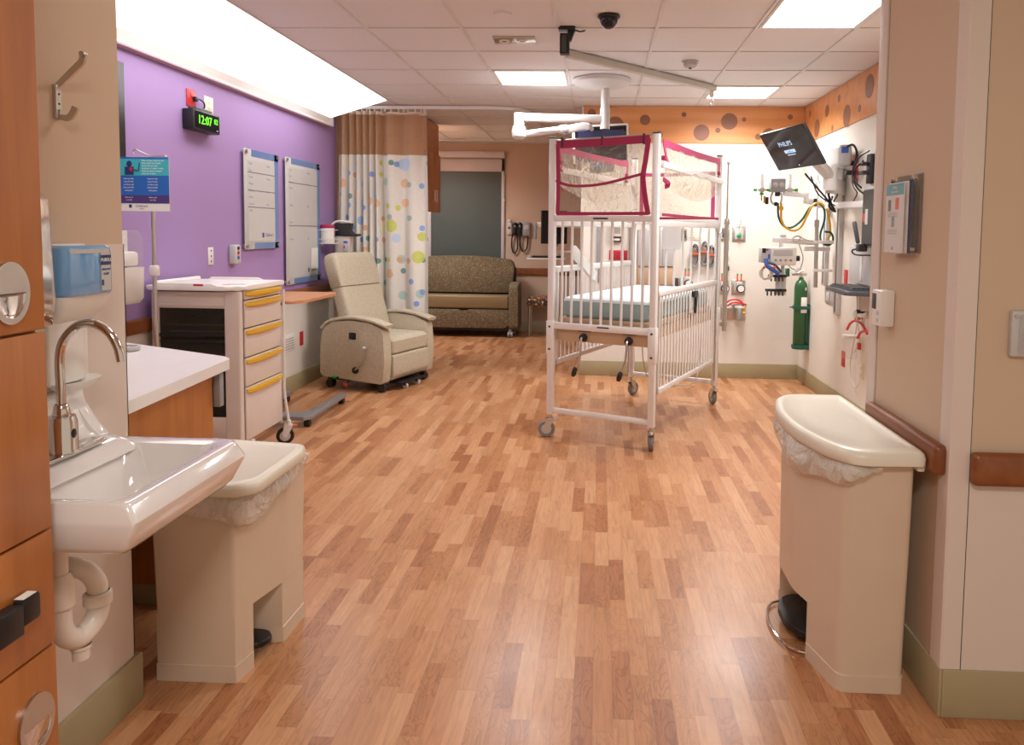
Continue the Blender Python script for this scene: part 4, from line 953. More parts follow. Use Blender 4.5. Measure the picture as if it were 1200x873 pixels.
part('hood_rim', MB().tube([(PXc-.115, PYc-.07, 1.40), (PXc-.12, PYc-.07, 1.47), (PXc-.07, PYc-.06, 1.535), (PXc, PYc-.06, 1.55), (PXc+.09, PYc-.06, 1.54)], .011), 'whitep', t)
part('tray', MB().box(PXc+.02, PXc+.17, PYc-.08, PYc+.03, 1.40, 1.425, .004), 'black', t)
part('control_face', MB().m(0).box(PXc+.02, PXc+.085, PYc-.085, PYc-.076, 1.25, 1.36, .003).m(1).box(PXc+.03, PXc+.07, PYc-.088, PYc-.085, 1.33, 1.352).m(2).box(PXc+.03, PXc+.042, PYc-.088, PYc-.085, 1.28, 1.31), ['lgrey', 'bluep', 'red'], t)
part('column', MB().cyl((PXc, PYc, .06), (PXc, PYc, .74), .022), 'steel', t)
for a in (.2, 1.5, 2.7, 4.0, 5.3):
    d = Vector((math.cos(a), math.sin(a), 0))*.11; o = Vector((PXc, PYc+.02, 0))
    part('leg', MB().beam(o+Vector((0, 0, .08)), o+d+Vector((0, 0, .055)), .03, .02).cyl(o+d+Vector((-.01, 0, .024)), o+d+Vector((.01, 0, .024)), .024), 'dgrey', t)

# ================================================================== ALCOVE BEYOND THE CURTAIN
t = thing('hanging_cabinet', 'tall maple wall cabinet in the window alcove, behind the curtain netting', 'cabinet', (-2.4, 8.6, 1.66))
part('body', MB().box(XP, -1.955, 8.25, 9.05, 1.69, 2.72), 'woodh', t)
part('side_panel', MB().box(XP, -1.952, 8.235, 8.25, 1.69, 2.72), 'band', t)
for y0, y1 in ((8.255, 8.645), (8.655, 9.045)):
    d = part('door', MB().box(-1.955, -1.930, y0, y1, 1.68, 2.36, .002), 'wood', t)
    yh = y1-.05 if y0 < 8.4 else y0+.05
    part('handle', MB().tube([(-1.930, yh, 1.80), (-1.895, yh, 1.80), (-1.895, yh, 1.93), (-1.930, yh, 1.93)], .006, 8, False), 'steel', d)
# sofa
t = thing('sofa', 'speckled brown sleeper sofa with an olive seat under the window', 'sofa', (-1.95, 10.5, 0))
bx0, bx1 = -2.72, -1.235
part('back_cushion', MB().prism(rpoly([(bx0, .60), (bx1, .60), (bx1+.04, .95), (bx1+.01, 1.06), (-1.6, 1.105), (-1.98, 1.115), (-2.4, 1.10), (bx0, 1.06)], .05, 4), 10.50, 10.68, 'Y', .03, 3), 'sofa', t, ang=60)
part('seat', MB().box(bx0, bx1-.005, 10.22, 10.62, .40, .575, .02, 3), 'sofaseat', t, label='olive brown smooth seat')
part('front_drawer', MB().prism([(bx0, .13), (bx1-.06, .13), (bx1-.005, .17), (bx1-.005, .385), (-1.79, .385), (-1.81, .365), (-1.91, .365), (-1.93, .385), (bx0, .385)], 10.225, 10.26, 'Y', .006), 'sofa', t)
part('arm', MB().prism(rpoly([(10.205, .16), (10.24, .12), (10.68, .12), (10.70, .70), (10.55, .76), (10.30, .74), (10.21, .70)], .05, 4), bx1, bx1+.125, 'X', .02, 3), 'sofa', t)
part('frame', MB().box(bx0, bx1, 10.28, 10.68, .09, .40).box(bx0, bx1+.05, 10.64, 10.72, .10, .95), 'black', t)
for x, y in ((bx1+.02, 10.27), (bx1+.02, 10.60), (-2.55, 10.30)): part('caster', MB().cyl((x-.035, y, .042), (x-.008, y, .042), .042).cyl((x+.008, y, .042), (x+.035, y, .042), .042).box(x-.02, x+.02, y-.02, y+.02, .04, .115), 'grey', t)
# stool
t = thing('stool', 'low bench stool with a multicoloured fabric seat and steel legs', 'stool', (-.80, 10.6, 0))
part('seat', MB().box(-1.005, -.595, 10.42, 10.80, .425, .545, .03, 3), 'stool', t)
for x, y in ((-.97, 10.46), (-.63, 10.46), (-.97, 10.76), (-.63, 10.76)): part('leg', MB().cyl((x, y, 0), (x, y, .43), .016), 'steel', t)
# otoscope set and small dispenser on the window wall
t = thing('diagnostic_set', 'wall diagnostic set with two black handles and coiled cords beside the window', 'diagnostic set', (-1.13, YW-.03, 1.4))
part('wall_unit', MB().box(-1.12, -1.01, YW-.05, YW, 1.40, 1.60, .01).m(1).box(-1.10, -1.03, YW-.053, YW-.05, 1.50, 1.56), ['grey', 'lgrey'], t)
part('cradle', MB().box(-1.26, -1.12, YW-.04, YW, 1.41, 1.585, .008), 'dgrey', t)
for x in (-1.225, -1.155): part('instrument_handle', MB().cyl((x, YW-.055, 1.405), (x, YW-.06, 1.56), .022).lathe([(.026, 0), (.03, .02), (.02, .045), (0, .05)], (x, YW-.06, 1.55)).m(1).box(x-.01, x+.01, YW-.085, YW-.08, 1.53, 1.55), ['black', 'lgrey'], t)
for pts in ([(-1.245, YW-.05, 1.46), (-1.27, YW-.04, 1.36), (-1.27, YW-.035, 1.22), (-1.235, YW-.035, 1.15), (-1.19, YW-.035, 1.22), (-1.195, YW-.04, 1.40)], [(-1.15, YW-.05, 1.40), (-1.15, YW-.035, 1.26), (-1.11, YW-.035, 1.18), (-1.055, YW-.035, 1.22), (-1.04, YW-.035, 1.35), (-1.045, YW-.035, 1.47)]):
    part('cord', MB().tube(pts, .011), 'black', t)
t = thing('thermometer_dispenser', 'small grey dispenser on the wall just right of the window', 'dispenser', (-1.32, YW-.02, 1.4))
part('case', MB().box(-1.345, -1.275, YW-.04, YW, 1.42, 1.60, .008), 'lgrey', t)
part('top_fitting', MB().box(-1.33, -1.29, YW-.05, YW-.01, 1.60, 1.635, .006).m(1).box(-1.33, -1.29, YW-.043, YW-.04, 1.50, 1.53), ['white', 'dgrey'], t)
# wall computer on an arm at the far side of the head wall block
t = thing('alcove_computer', 'black computer monitor and keyboard tray on a wall arm at the back of the alcove', 'computer', (-.55, 10.5, 1.0))
part('monitor', MB().box(-.83, -.44, 10.42, 10.46, 1.30, 1.76, .006, 2, Matrix.Translation((-.62, 10.44, 0)) @ Matrix.Rotation(.5, 4, 'Z') @ Matrix.Translation((.62, -10.44, 0))), 'black', t)
part('arm', MB().box(-.87, -.40, 10.37, 10.40, 1.53, 1.60, .006).box(-.42, -.18, 10.40, 10.44, 1.52, 1.58, .006), 'white', t)
part('side_handle', MB().box(-.905, -.87, 10.35, 10.41, 1.36, 1.59, .01), 'grey', t)
part('keyboard_tray', MB().prism(rpoly([(-1.0, 10.32), (-.45, 10.32), (-.45, 10.56), (-1.0, 10.5)], .03), 1.085, 1.105, 'Z'), 'white', t)
part('keyboard', MB().box(-.93, -.50, 10.33, 10.48, 1.106, 1.135, .008), 'black', t)
part('mouse', MB().ball((-.965, 10.40, 1.118), (.035, .05, .02)), 'grey', t)
part('tray_arm', MB().tube([(-.60, 10.45, 1.09), (-.60, 10.5, 1.17), (-.40, 10.5, 1.19), (-.18, 10.5, 1.19)], .018), 'white', t)
part('cables', MB().tube([(-.72, 10.45, 1.33), (-.68, 10.42, 1.26), (-.60, 10.42, 1.27), (-.55, 10.45, 1.33)], .006).tube([(-.42, 10.5, 1.70), (-.38, 10.48, 1.5), (-.40, 10.5, 1.3)], .007), 'black', t)
# ================================================================== HOSPITAL CRIB
KX, KY, KA, KW, KL = .336, 5.877, -.416, .766, 1.583
t = thing('hospital_crib', 'tall white hospital crib on casters with clear vinyl and magenta trim upper panels', 'crib', (KX, KY, 0), KA)
hx, hy = KW/2, KL/2
L = False
for sx in (-1, 1):
    for sy in (-1, 1):
        x, y = sx*hx, sy*hy
        p = part('post', MB().box(x-.023, x+.023, y-.023, y+.023, .165, 2.125, .006).box(x-.028, x+.028, y-.028, y+.028, .60, .84, .004).m(1).box(x-.024, x+.024, y-.024, y+.024, 2.12, 2.132, .004), ['crib', 'dgrey'], t, L)
        for z in (.64, .80): part('bolt', MB().cyl((x, y-.028*1, z), (x, y-.033, z), .008, n=10), 'dgrey', p, L)
for (sx, sy), a in zip(((-1, -1), (1, -1), (1, 1), (-1, 1)), (.5, -1.3, -.9, -1.9)):
    caster(t, sx*hx, sy*hy, .060, a, 'steel', 'castergrey', 'lgrey', .032, stem=.03, brake='steel', dx=.028)
def end_frame(y, nm):
    p = part(nm+'_upper_rail', MB().box(-hx, hx, y-.018, y+.018, 1.545, 1.585, .005), 'crib', t, L)
    part(nm+'_lower_rail', MB().box(-hx, hx, y-.018, y+.018, .785, .832, .005), 'crib', t, L)
    for i in range(9):
        x = -.302+.0755*i
        part('bar', MB().cyl((x, y, .80), (x, y, 1.56), .0098, n=12), 'crib', p, L)
    part('bottom_rail', MB().box(-hx, hx, y-.014, y+.014, .178, .215, .005), 'crib', t, L)
    return p
end_frame(-hy, 'foot_end'); end_frame(hy, 'head_end')
part('top_rod', MB().cyl((-hx, -hy, 2.105), (hx, -hy, 2.118), .008), 'steel', t, L)
part('maker_plate', MB().box(-.06, .05, -hy-.0195, -hy-.018, 1.560, 1.572).box(-.02, .07, -hy-.0195, -hy-.018, .812, .822), 'dgrey', t, L)
# side gates
def gate(sx, zb, zt, yb0=-.70, yb1=.70):
    x = sx*(hx+.004)
    p = part('side_gate', MB().box(x-.012, x+.012, yb0, yb1, zb, zb+.035, .004).box(x-.018, x+.018, yb0-.03, yb1+.03, zt-.045, zt, .012, 3).box(x-.008, x+.008, yb0, yb0+.016, zb, zt).box(x-.008, x+.008, yb1-.016, yb1, zb, zt), 'crib', t, L)
    n = 19
    for i in range(n):
        y = yb0+(yb1-yb0)*(i+1)/(n+1)
        part('bar', MB().cyl((x, y, zb+.03), (x, y, zt-.04), .006, n=10), 'crib', p, L)
    return p
g1 = gate(1, .375, 1.085); g2 = gate(-1, .515, 1.225)
part('latch', MB().m(0).box(hx+.012, hx+.035, .02, .09, .985, 1.03, .006).prism([(.05, 1.03), (.13, 1.03), (.13, 1.0), (.10, .86), (.075, .86), (.08, .98)], hx+.018, hx+.032, 'X').m(1).box(hx+.008, hx+.016, -.02, .05, .87, 1.0), ['black', 'white'], g1, L, label='black gate latch')
part('side_rail', MB().box(hx-.015, hx+.015, -hy, hy, 1.515, 1.555, .004), 'crib', t, L)
part('side_rail', MB().box(-hx-.015, -hx+.015, -hy, hy, 1.515, 1.555, .004), 'crib', t, L)
for sx in (-1, 1): part('upper_side_bar', MB().beam((sx*(hx+.038), -hy+.02, 1.925), (sx*(hx+.038), hy-.03, 1.905), .018, .045, (0, 0, 1), .004), 'crib', t, L)
part('guide_rod', MB().cyl((hx+.01, -hy+.05, .22), (hx+.01, -hy+.05, 1.52), .007).cyl((hx+.01, hy-.05, .22), (hx+.01, hy-.05, 1.52), .007).cyl((-hx-.01, -hy+.05, .22), (-hx-.01, -hy+.05, 1.52), .007).cyl((-hx-.01, hy-.05, .22), (-hx-.01, hy-.05, 1.52), .007), 'steel', t, L)
# mattress deck and cranks
part('deck_frame', MB().box(-hx+.03, hx-.03, -hy+.02, -hy+.05, .70, .80, .004).box(-hx+.03, -hx+.06, -hy+.05, hy-.05, .74, .82).box(hx-.06, hx-.03, -hy+.05, hy-.05, .74, .82).box(-hx+.03, hx-.03, hy-.06, hy-.03, .74, .82), 'bedframe', t, L)
part('mattress_deck', MB().box(-hx+.035, hx-.035, -hy+.05, hy-.05, .83, .862, .004), 'bedframe', t, L)
part('head_rest_frame', MB().beam((-.36, -.50, 1.335), (-.36, -.10, 1.12), .03, .085, (0, 0, 1), .006), 'crib', t, L)
for x, ang in ((-.13, .25), (.21, .2)):
    c_ = part('crank', MB().tube([(x, -hy+.01, .735), (x, -hy-.03, .735), (x+.004, -hy-.045, .70), (x-.004, -hy-.05, .60), (x-.03, -hy-.055, .53)], .008), 'steel', t, L)
    part('crank_knob', MB().lathe([(.026, 0), (.03, .012), (.026, .03), (.012, .035), (0, .035)], (x, -hy+.012, .735), (0, -1, 0), 16), 'black', c_, L)
    part('crank_grip', MB().lathe([(.008, 0), (.016, .015), (.018, .05), (.012, .07), (0, .072)], (x-.03, -hy-.055, .535), (-.3, -.02, -1), 14), 'black', c_, L)
    part('crank_label', MB().box(x-.05, x+.05, -hy+.018, -hy+.02, .775, .785), 'dgrey', t, L)
part('cord', MB().tube([(.02, 0, .74), (.0, .05, .50), (.03, .1, .32), (.12, .2, .26), (.3, .4, .24), (.33, .5, .40), (.33, .55, .74)], .005), 'coil', t, L)
t2 = thing('crib_mattress', 'blue-green crib mattress with a pale sheet inside the crib', 'mattress', (KX, KY, .863), KA)
def mring(z, i, r): return at_z(rpoly([(-hx+.05+i, -hy+.06+i), (hx-.05-i, -hy+.06+i), (hx-.05-i, hy-.06-i), (-hx+.05+i, hy-.06-i)], r, 5), z-.863)
part('mattress_body', MB().loft([mring(.865, .015, .05), mring(.885, 0, .06), mring(.97, 0, .06), mring(.985, .006, .06)]), 'matside', t2, False)
part('fitted_sheet', MB().loft([mring(.982, -.002, .06), mring(1.0, .004, .06), mring(1.012, .03, .06), mring(1.015, .08, .06)]), 'lblue', t2, False, label='pale blue sheet')
# vinyl upper enclosure panels
def bind(par, pts, w, m, up, nm='binding'):
    return part(nm, MB().ribbon(pts, w, .006, up, True, 5), m, par, L)
def sheet(f, nu=20, nv=14): return MB().grid(f, nu, nv)
yF = -hy-.026
pf = part('front_vinyl_panel', sheet(lambda u, v: (-.325+.655*u-.02*math.sin(PI*v)*u, yF+.018*math.sin(6*u+3*v)*math.sin(PI*u)*math.sin(PI*v), 1.60+.475*v)), 'vinyl', t, L, label='clear vinyl panel with a magenta border')
UP = (0, 1, 0)
bind(pf, [(-.345, yF, 2.075), (0, yF-.004, 2.078), (.345, yF, 2.088)], .052, 'magenta', UP)
bind(pf, [(-.335, yF, 2.08), (-.328, yF-.003, 1.9), (-.325, yF-.003, 1.75), (-.33, yF, 1.595)], .028, 'magenta', UP)
bind(pf, [(.335, yF, 2.09), (.318, yF-.004, 1.95), (.303, yF-.004, 1.84), (.320, yF-.002, 1.70), (.342, yF, 1.592)], .034, 'magenta', UP)
bind(pf, [(-.335, yF, 1.60), (0, yF, 1.598), (.345, yF, 1.60)], .022, 'magenta', UP)
bind(pf, [(-.345, yF-.002, 1.828), (-.27, yF-.012, 1.80), (-.16, yF-.016, 1.786), (.03, yF-.014, 1.80), (.31, yF-.008, 1.862)], .018, 'magenta', UP)
for x in (-.30, .0, .30): part('strap', MB().box(x-.005, x+.005, yF-.008, -hy+.01, 2.055, 2.125, .003), 'black', pf, L)
for sx in (-1, 1):
    x = sx*(hx+.024); y0, y1 = -.70, .68
    if sx < 0: y0, y1 = -.62, .66
    fn = lambda u, v, x=x, y0=y0, y1=y1, sx=sx: (x+sx*(.035*math.sin(PI*u)*math.exp(-((v-.42)/.22)**2)+.008*math.sin(30*u)*v*math.sin(PI*u)), y0+(y1-y0)*u, (1.80-.09*math.sin(PI*u))+(2.05-1.80+.09*math.sin(PI*u))*v)
    ps = part('side_vinyl_panel', sheet(fn, 60, 14), 'vinyl', t, L, label='bunched clear vinyl side panel with pink edging')
    mc = 'pink'
    UX = (1, 0, 0)
    bind(ps, [(x, y0-.03, 2.07), (x, 0, 2.062), (x, y1+.02, 2.07)], .048, mc, UX)
    bind(ps, [(x, y0-.02, 2.07), (x+sx*.004, y0+.02, 1.98), (x+sx*.01, y0+.05, 1.935), (x, y0-.005, 1.925)], .03, mc, UX)
    bind(ps, [(x, y1+.015, 2.07), (x, y1, 1.98), (x, y1-.02, 1.93)], .03, mc, UX)
    bind(ps, [(x, y0-.02, 1.83), (x+sx*.02, y0+.05, 1.80), (x, y0+.02, 1.78)], .03, 'magenta', UX)
    bind(ps, [(x, y0-.02, 1.595), (x, 0, 1.592), (x, y1+.02, 1.595)], .02, 'magenta', UX, 'lower_binding')
    for yy in (y0+.0, y1): part('strap', MB().box(x-.012, x+.012, yy-.035, yy+.01, 1.955, 1.985, .004).box(x-.012, x+.012, yy-.035, yy+.01, 1.905, 1.925, .004), 'magenta', ps, L)
    fl = lambda u, v, x=x, y0=y0, y1=y1: (x+.006*math.sin(9*u), y0+(y1-y0)*u, 1.595+.2*v)
yB = hy+.026
pb = part('back_vinyl_panel', sheet(lambda u, v: (-.32+.64*u, yB+.015*math.sin(7*u+2*v)*math.sin(PI*u), 1.60+.40*v)), 'vinyl', t, L)
bind(pb, [(-.34, yB, 1.985), (0, yB, 1.98), (.34, yB, 1.985)], .03, 'pink', UP)
for x in (-.325, .325): bind(pb, [(x, yB, 1.99), (x, yB, 1.8), (x, yB, 1.6)], .034, 'pink', UP)
bind(pb, [(-.34, yB, 1.60), (0, yB, 1.60), (.34, yB, 1.60)], .02, 'magenta', UP)
part('hook_clip', MB().tube([(hx+.02, hy-.14, 1.50), (hx+.03, hy-.08, 1.47), (hx+.03, hy-.02, 1.50), (hx+.02, hy, 1.52)], .006), 'steel', t, L)
part('chart_holder', MB().box(-.10, .065, hy-.035, hy-.022, 1.33, 1.53, .003), 'white', t, L)
# things held on the crib end: patient monitor cable bundle etc. hang from the head wall, not here

# ================================================================== CEILING BOOM WITH MONITOR
t = thing('jointed_boom', 'white jointed ceiling arm reaching left above the crib', 'ceiling arm', (.0, 6.36, 2.2))
BX, BY = .03, 6.35
part('ceiling_cover', MB().lathe([(0, .008), (.235, .008), (.245, -.005), (.235, -.03), (.17, -.058), (.06, -.07), (0, -.07)], (.0, BY, CZ), n=44), 'boom', t, label='round white ceiling cover')
part('drop_pole', MB().cyl((BX, BY, CZ-.06), (BX, BY, 2.33), .036).cyl((BX, BY, 2.50), (BX, BY, 2.33), .041), 'boom', t)
part('upper_arm', MB().beam((BX, BY, 2.415), (-.685, BY, 2.425), .065, .062, (0, 0, 1), .015), 'boom', t)
part('joint', MB().cyl((-.69, BY, 2.46), (-.69, BY, 2.34), .044).lathe([(.03, .03), (.055, .01), (.062, -.03), (.058, -.07), (.035, -.095), (0, -.1)], (-.69, BY, 2.335), n=24), 'boom', t)
part('lower_arm', MB().cyl((-.66, BY+.02, 2.285), (-.33, BY+.16, 2.352), .030, .026).lathe([(0, 0), (.036, 0), (.040, .02), (.036, .06), (0, .065)], (-.35, BY+.15, 2.345), (.9, .36, .15), 18), 'boom', t)
e_ = part('lift_arm', MB().sweep([(-.31, BY+.18, 2.345), (-.22, BY+.24, 2.375), (-.13, BY+.30, 2.395)], rpoly([(-.04, -.035), (.04, -.035), (.04, .035), (-.04, .035)], .015, 3), False, (0, 0, 1)), 'boom', t)
part('blue_stripe', MB().beam((-.315, BY+.135, 2.32), (-.14, BY+.25, 2.365), .006, .014, (0, 0, 1)), 'bluep', e_, label='blue stripe')
part('mount_head', MB().tube([(-.13, BY+.30, 2.395), (-.10, BY+.42, 2.41), (-.05, BY+.58, 2.34)], .022), 'boom', t)
MR = Matrix.Translation((.0, BY+.50, 2.262)) @ Euler((math.radians(12), math.radians(-4), math.radians(8))).to_matrix().to_4x4()
t = thing('bedside_monitor', 'flat monitor with a black screen hanging from the ceiling arm behind the crib panel', 'monitor', (.02, BY+.50, 2.1))
part('casing', MB(MR).box(-.255, .255, .004, .05, -.17, .175, .012, 3), 'boom', t)
part('screen', MB(MR).box(-.235, .235, -.002, .006, -.152, .160, .002), 'screen', t)
part('display', MB(MR).m(0).box(-.205, .20, -.0032, -.002, .03, .125).m(1).box(-.19, .18, -.004, -.0032, .055, .06), ['screenband', 'screenblue'], t)
part('lower_bracket', MB(MR).box(-.10, .12, .02, .07, -.26, -.15, .01), 'black', t)
part('cable', MB(MR).tube([(-.12, .0, -.19), (-.16, -.02, -.21), (-.22, -.02, -.26), (-.20, -.02, -.30)], .006).tube([(-.12, .0, -.19), (-.17, -.02, -.25), (-.15, -.02, -.31)], .006), 'coil', t)
part('cable_clip', MB(MR).box(-.10, .03, -.03, -.005, -.205, -.18, .008), 'bluep', t)
# ================================================================== IV POLE BESIDE THE CRIB
crib = bpy.data.objects['hospital_crib']
ip = part('iv_pole_socket', MB().cyl((hx+.065, hy+.03, .64), (hx+.065, hy+.03, 1.56), .020).box(hx, hx+.085, hy+.012, hy+.048, .68, .72, .004).box(hx, hx+.085, hy+.012, hy+.048, 1.48, 1.52, .004), 'steel', crib, False)
part('iv_rod', MB().cyl((hx+.065, hy+.03, 1.56), (hx+.065, hy+.03, 2.06), .008).lathe([(0, 0), (.014, .004), (.014, .03), (0, .036)], (hx+.065, hy+.03, 2.05)).lathe([(.024, 0), (.026, .012), (.018, .05), (0, .052)], (hx+.065, hy+.03, 1.55)), 'steel', ip, False)

# ================================================================== HEAD WALL FITTINGS
def gas_plate(lab, x0, x1, z0, z1, kind):
    t = thing('gas_outlet_panel', lab, 'outlet', ((x0+x1)/2, YH-.01, z0), 0, 'steel outlet panels on the head wall')
    y = YH; cx, cz = (x0+x1)/2, (z0+z1)/2
    part('cover_plate', MB().box(x0, x1, y-.010, y, z0, z1, .003).m(1).box(x0+.025, x1-.025, y-.013, y-.010, z0+.02, z1-.02, .002), ['steel', 'lgrey'], t)
    if kind == 'flow':
        part('valve', MB().lathe([(.02, 0), (.02, .03), (.012, .04), (0, .042)], (cx, y-.013, cz-.02), (0, -1, 0), 16), 'gknob', t)
        part('flow_tube', MB().cyl((cx+.01, y-.04, cz), (cx+.01, y-.04, cz+.14), .011), 'tubeclear', t)
    if kind == 'gauge':
        part('regulator', MB().m(0).box(cx-.03, cx+.03, y-.06, y-.010, cz-.03, cz+.06, .008).m(1).lathe([(.042, 0), (.042, .02), (.034, .024), (0, .024)], (cx+.012, y-.06, cz-.01), (0, -1, 0)).m(2).lathe([(0, 0), (.032, 0), (.032, .002), (0, .002)], (cx+.012, y-.085, cz-.01), (0, -1, 0)), ['lgrey', 'black', 'whitep'], t)
        part('knob', MB().m(0).box(cx-.025, cx-.012, y-.05, y-.035, cz+.06, cz+.12).m(1).box(cx-.025, cx-.012, y-.05, y-.035, cz+.12, cz+.14).m(0).box(cx+.012, cx+.025, y-.05, y-.035, cz+.06, cz+.12).m(1).box(cx+.012, cx+.025, y-.05, y-.035, cz+.12, cz+.14), ['orange', 'gknob'], t)
    if kind == 'plug':
        part('socket_face', MB().box(cx-.02, cx+.02, y-.016, y-.013, cz-.04, cz+.04, .002), 'dgrey', t)
    return t
gas_plate('steel outlet panel with green flow valve, upper right of the group by the crib pole', 1.335, 1.47, 1.395, 1.548, 'flow')
gas_plate('steel outlet panel directly left of the green valve panel, behind the crib pole', 1.20, 1.31, 1.40, 1.548, 'plug')
gas_plate('steel panel with a round black gauge, right of two in the lower row', 1.345, 1.48, .858, 1.005, 'gauge')
gas_plate('steel panel with a round black gauge, behind the crib pole in the lower row', 1.20, 1.315, .858, 1.005, 'gauge')
gas_plate('small steel socket panel seen through the crib bars, low on the left', .745, .825, .93, 1.02, 'plug')
gas_plate('small steel panel with a coloured valve seen through the crib bars, low in the middle', .85, .93, .93, 1.02, 'gauge')
gas_plate('upper steel socket panel seen through the crib just right of the chart holder', .82, .885, 1.40, 1.52, 'plug')
gas_plate('upper steel socket panel just left of the chart holder behind the crib', .42, .48, 1.38, 1.52, 'plug')
t = thing('suction_canister_rack', 'clear suction canisters with red tubing on the head wall right of the crib', 'suction canister', (1.38, YH-.04, .58))
part('wall_plate', MB().box(1.24, 1.49, YH-.012, YH, .60, .76, .003), 'steel', t)
for x in (1.29, 1.42):
    c_ = part('canister', MB().lathe([(.0, 0), (.042, 0), (.048, .12), (.05, .125), (0, .128)], (x, YH-.075, .60)), 'clear', t)
    part('canister_lid', MB().cyl((x, YH-.075, .728), (x, YH-.075, .745), .052), 'whitep', c_)
part('red_tubing', MB().tube([(1.26, YH-.08, .62), (1.265, YH-.10, .74), (1.30, YH-.12, .80), (1.37, YH-.12, .815), (1.43, YH-.11, .79), (1.45, YH-.09, .745)], .008).tube([(1.27, YH-.09, .70), (1.31, YH-.12, .77), (1.38, YH-.12, .785), (1.48, YH-.10, .765)], .008), 'redtube', t, label='curved red suction tubing')
part('fittings', MB().m(0).box(1.44, 1.47, YH-.10, YH-.07, .70, .75, .004).m(1).ball((1.455, YH-.10, .68), .016).m(2).box(1.39, 1.42, YH-.135, YH-.12, .61, .72, .004), ['yellow', 'yellow', 'grey'], t)
t = thing('hanging_cable', 'short white cable with black plugs hanging on the head wall right of the crib pole', 'cable', (1.295, YH-.02, 1.1))
part('cord', MB().tube([(1.285, YH-.02, 1.39), (1.27, YH-.03, 1.32), (1.31, YH-.03, 1.27), (1.285, YH-.03, 1.22), (1.31, YH-.03, 1.16), (1.295, YH-.02, 1.12)], .008), 'whitep', t)
part('plug', MB().box(1.275, 1.30, YH-.04, YH-.01, 1.30, 1.385, .005).box(1.283, 1.31, YH-.04, YH-.01, 1.10, 1.145, .005), 'black', t)
t = thing('supply_wall_box', 'grey wall box with a wooden lower shelf behind the crib', 'wall box', (.57, YH-.1, .95))
part('grey_cover', MB().box(.385, .76, YH-.10, YH, 1.135, 1.50, .006).m(1).box(.50, .508, YH-.102, YH-.10, 1.14, 1.5).box(.63, .638, YH-.102, YH-.10, 1.14, 1.5), ['lgrey', 'grey'], t)
part('lower_shelf', MB().box(.39, .755, YH-.09, YH, .95, 1.13, .004), 'bedframe', t)
for z, i in ((1.46, 0), (1.46, 1)): part('caution_label', MB().box(.81+.11*i+.09, .86+.11*i+.105, YH-.004, YH, 1.405, 1.52), 'ivory', t) if i == 0 else None
part('caution_print', MB().box(.905, .96, YH-.006, YH-.004, 1.42, 1.43).box(.905, .96, YH-.006, YH-.004, 1.45, 1.455).box(.905, .96, YH-.006, YH-.004, 1.48, 1.485), 'grey', t)
plate('notice_card', 'pale yellow notice card on the head wall above the coiled cables', 'notice', NY, (.98, YH, 1.46), .055, .115, 'ivory', None)
rnd = random.Random(11)
for i, (x, z) in enumerate(((.965, 1.25), (1.055, 1.27), (1.125, 1.24))):
    t = thing('coiled_cable', ['leftmost coil of dark cable hanging behind the crib bars', 'middle coil of dark cable hanging behind the crib bars', 'rightmost coil of dark cable hanging behind the crib bars'][i], 'cable', (x, YH-.03, z-.12), 0, 'coiled cables on the head wall')
    for k in range(5):
        a = .03+.004*k
        part('loop', MB().tube([(x+a*math.cos(q)+rnd.uniform(-.006, .006), YH-.015-.009*k, z+(.085+.008*k)*math.sin(q)+rnd.uniform(-.01, .01)) for q in [2*PI*j/9 for j in range(9)]], .0055, 6, True, True, 4), 'dgrey' if k % 2 else 'grey', t)
    part('tie', MB().box(x-.035, x+.035, YH-.06, YH-.008, z+.005, z+.022, .004), 'orange', t, label='orange cable tie')
    part('peg', MB().cyl((x, YH, z+.09), (x, YH-.06, z+.095), .007), 'steel', t)
t = thing('red_alarm_panel', 'red rectangular panel with sockets seen through the crib bars', 'socket', (.19, YH-.01, 1.18))
part('plate', MB().box(.10, .285, YH-.008, YH, 1.19, 1.29, .002), 'red', t)
for x in (.13, .19, .25): part('outlet', MB().box(x-.014, x+.014, YH-.011, YH-.008, 1.205, 1.275, .002), 'magenta', t)
t = thing('glove_dispenser', 'small steel fronted dispenser above the red panel behind the crib', 'dispenser', (.18, YH-.03, 1.36))
part('case', MB().box(.13, .225, YH-.05, YH, 1.43, 1.585, .006).m(1).box(.145, .21, YH-.053, YH-.05, 1.46, 1.57), ['whitep', 'steel'], t)
part('readout', MB().box(.13, .225, YH-.03, YH, 1.375, 1.42, .004).m(1).box(.145, .205, YH-.033, YH-.03, 1.387, 1.41), ['black', 'whitep'], t)
t = thing('panel_strip', 'tall grey service strip at the left end of the head wall behind the crib', 'service panel', (-.04, YH-.01, .95))
part('strip', MB().box(-.03, .02, YH-.014, YH, .96, 1.60, .003).box(.30, .325, YH-.014, YH, .93, 1.62, .003), 'grey', t)
part('strip_screws', MB().cyl((-.005, YH-.018, 1.5), (-.005, YH-.014, 1.5), .008).cyl((-.005, YH-.018, 1.1), (-.005, YH-.014, 1.1), .008), 'steel', t)

# ================================================================== RIGHT WALL EQUIPMENT
# wall rails that carry everything
for i, (y, z0, z1, lab) in enumerate(((6.80, 1.02, 2.02, 'pale vertical equipment rail on the right wall, the one nearer the corner'), (6.43, .80, 2.02, 'tall grey vertical equipment rail on the right wall, the one with the monitor arm'))):
    t = thing('equipment_rail', lab, 'rail', (XR-.02, y, z0), 0, 'vertical equipment rails')
    part('channel', MB().box(XR-.035, XR, y-.045, y+.045, z0, z1, .004), 'lgrey' if i == 0 else 'railp', t)
    part('slot', MB().box(XR-.037, XR-.035, y-.012, y+.012, z0+.02, z1-.02), 'dgrey', t)
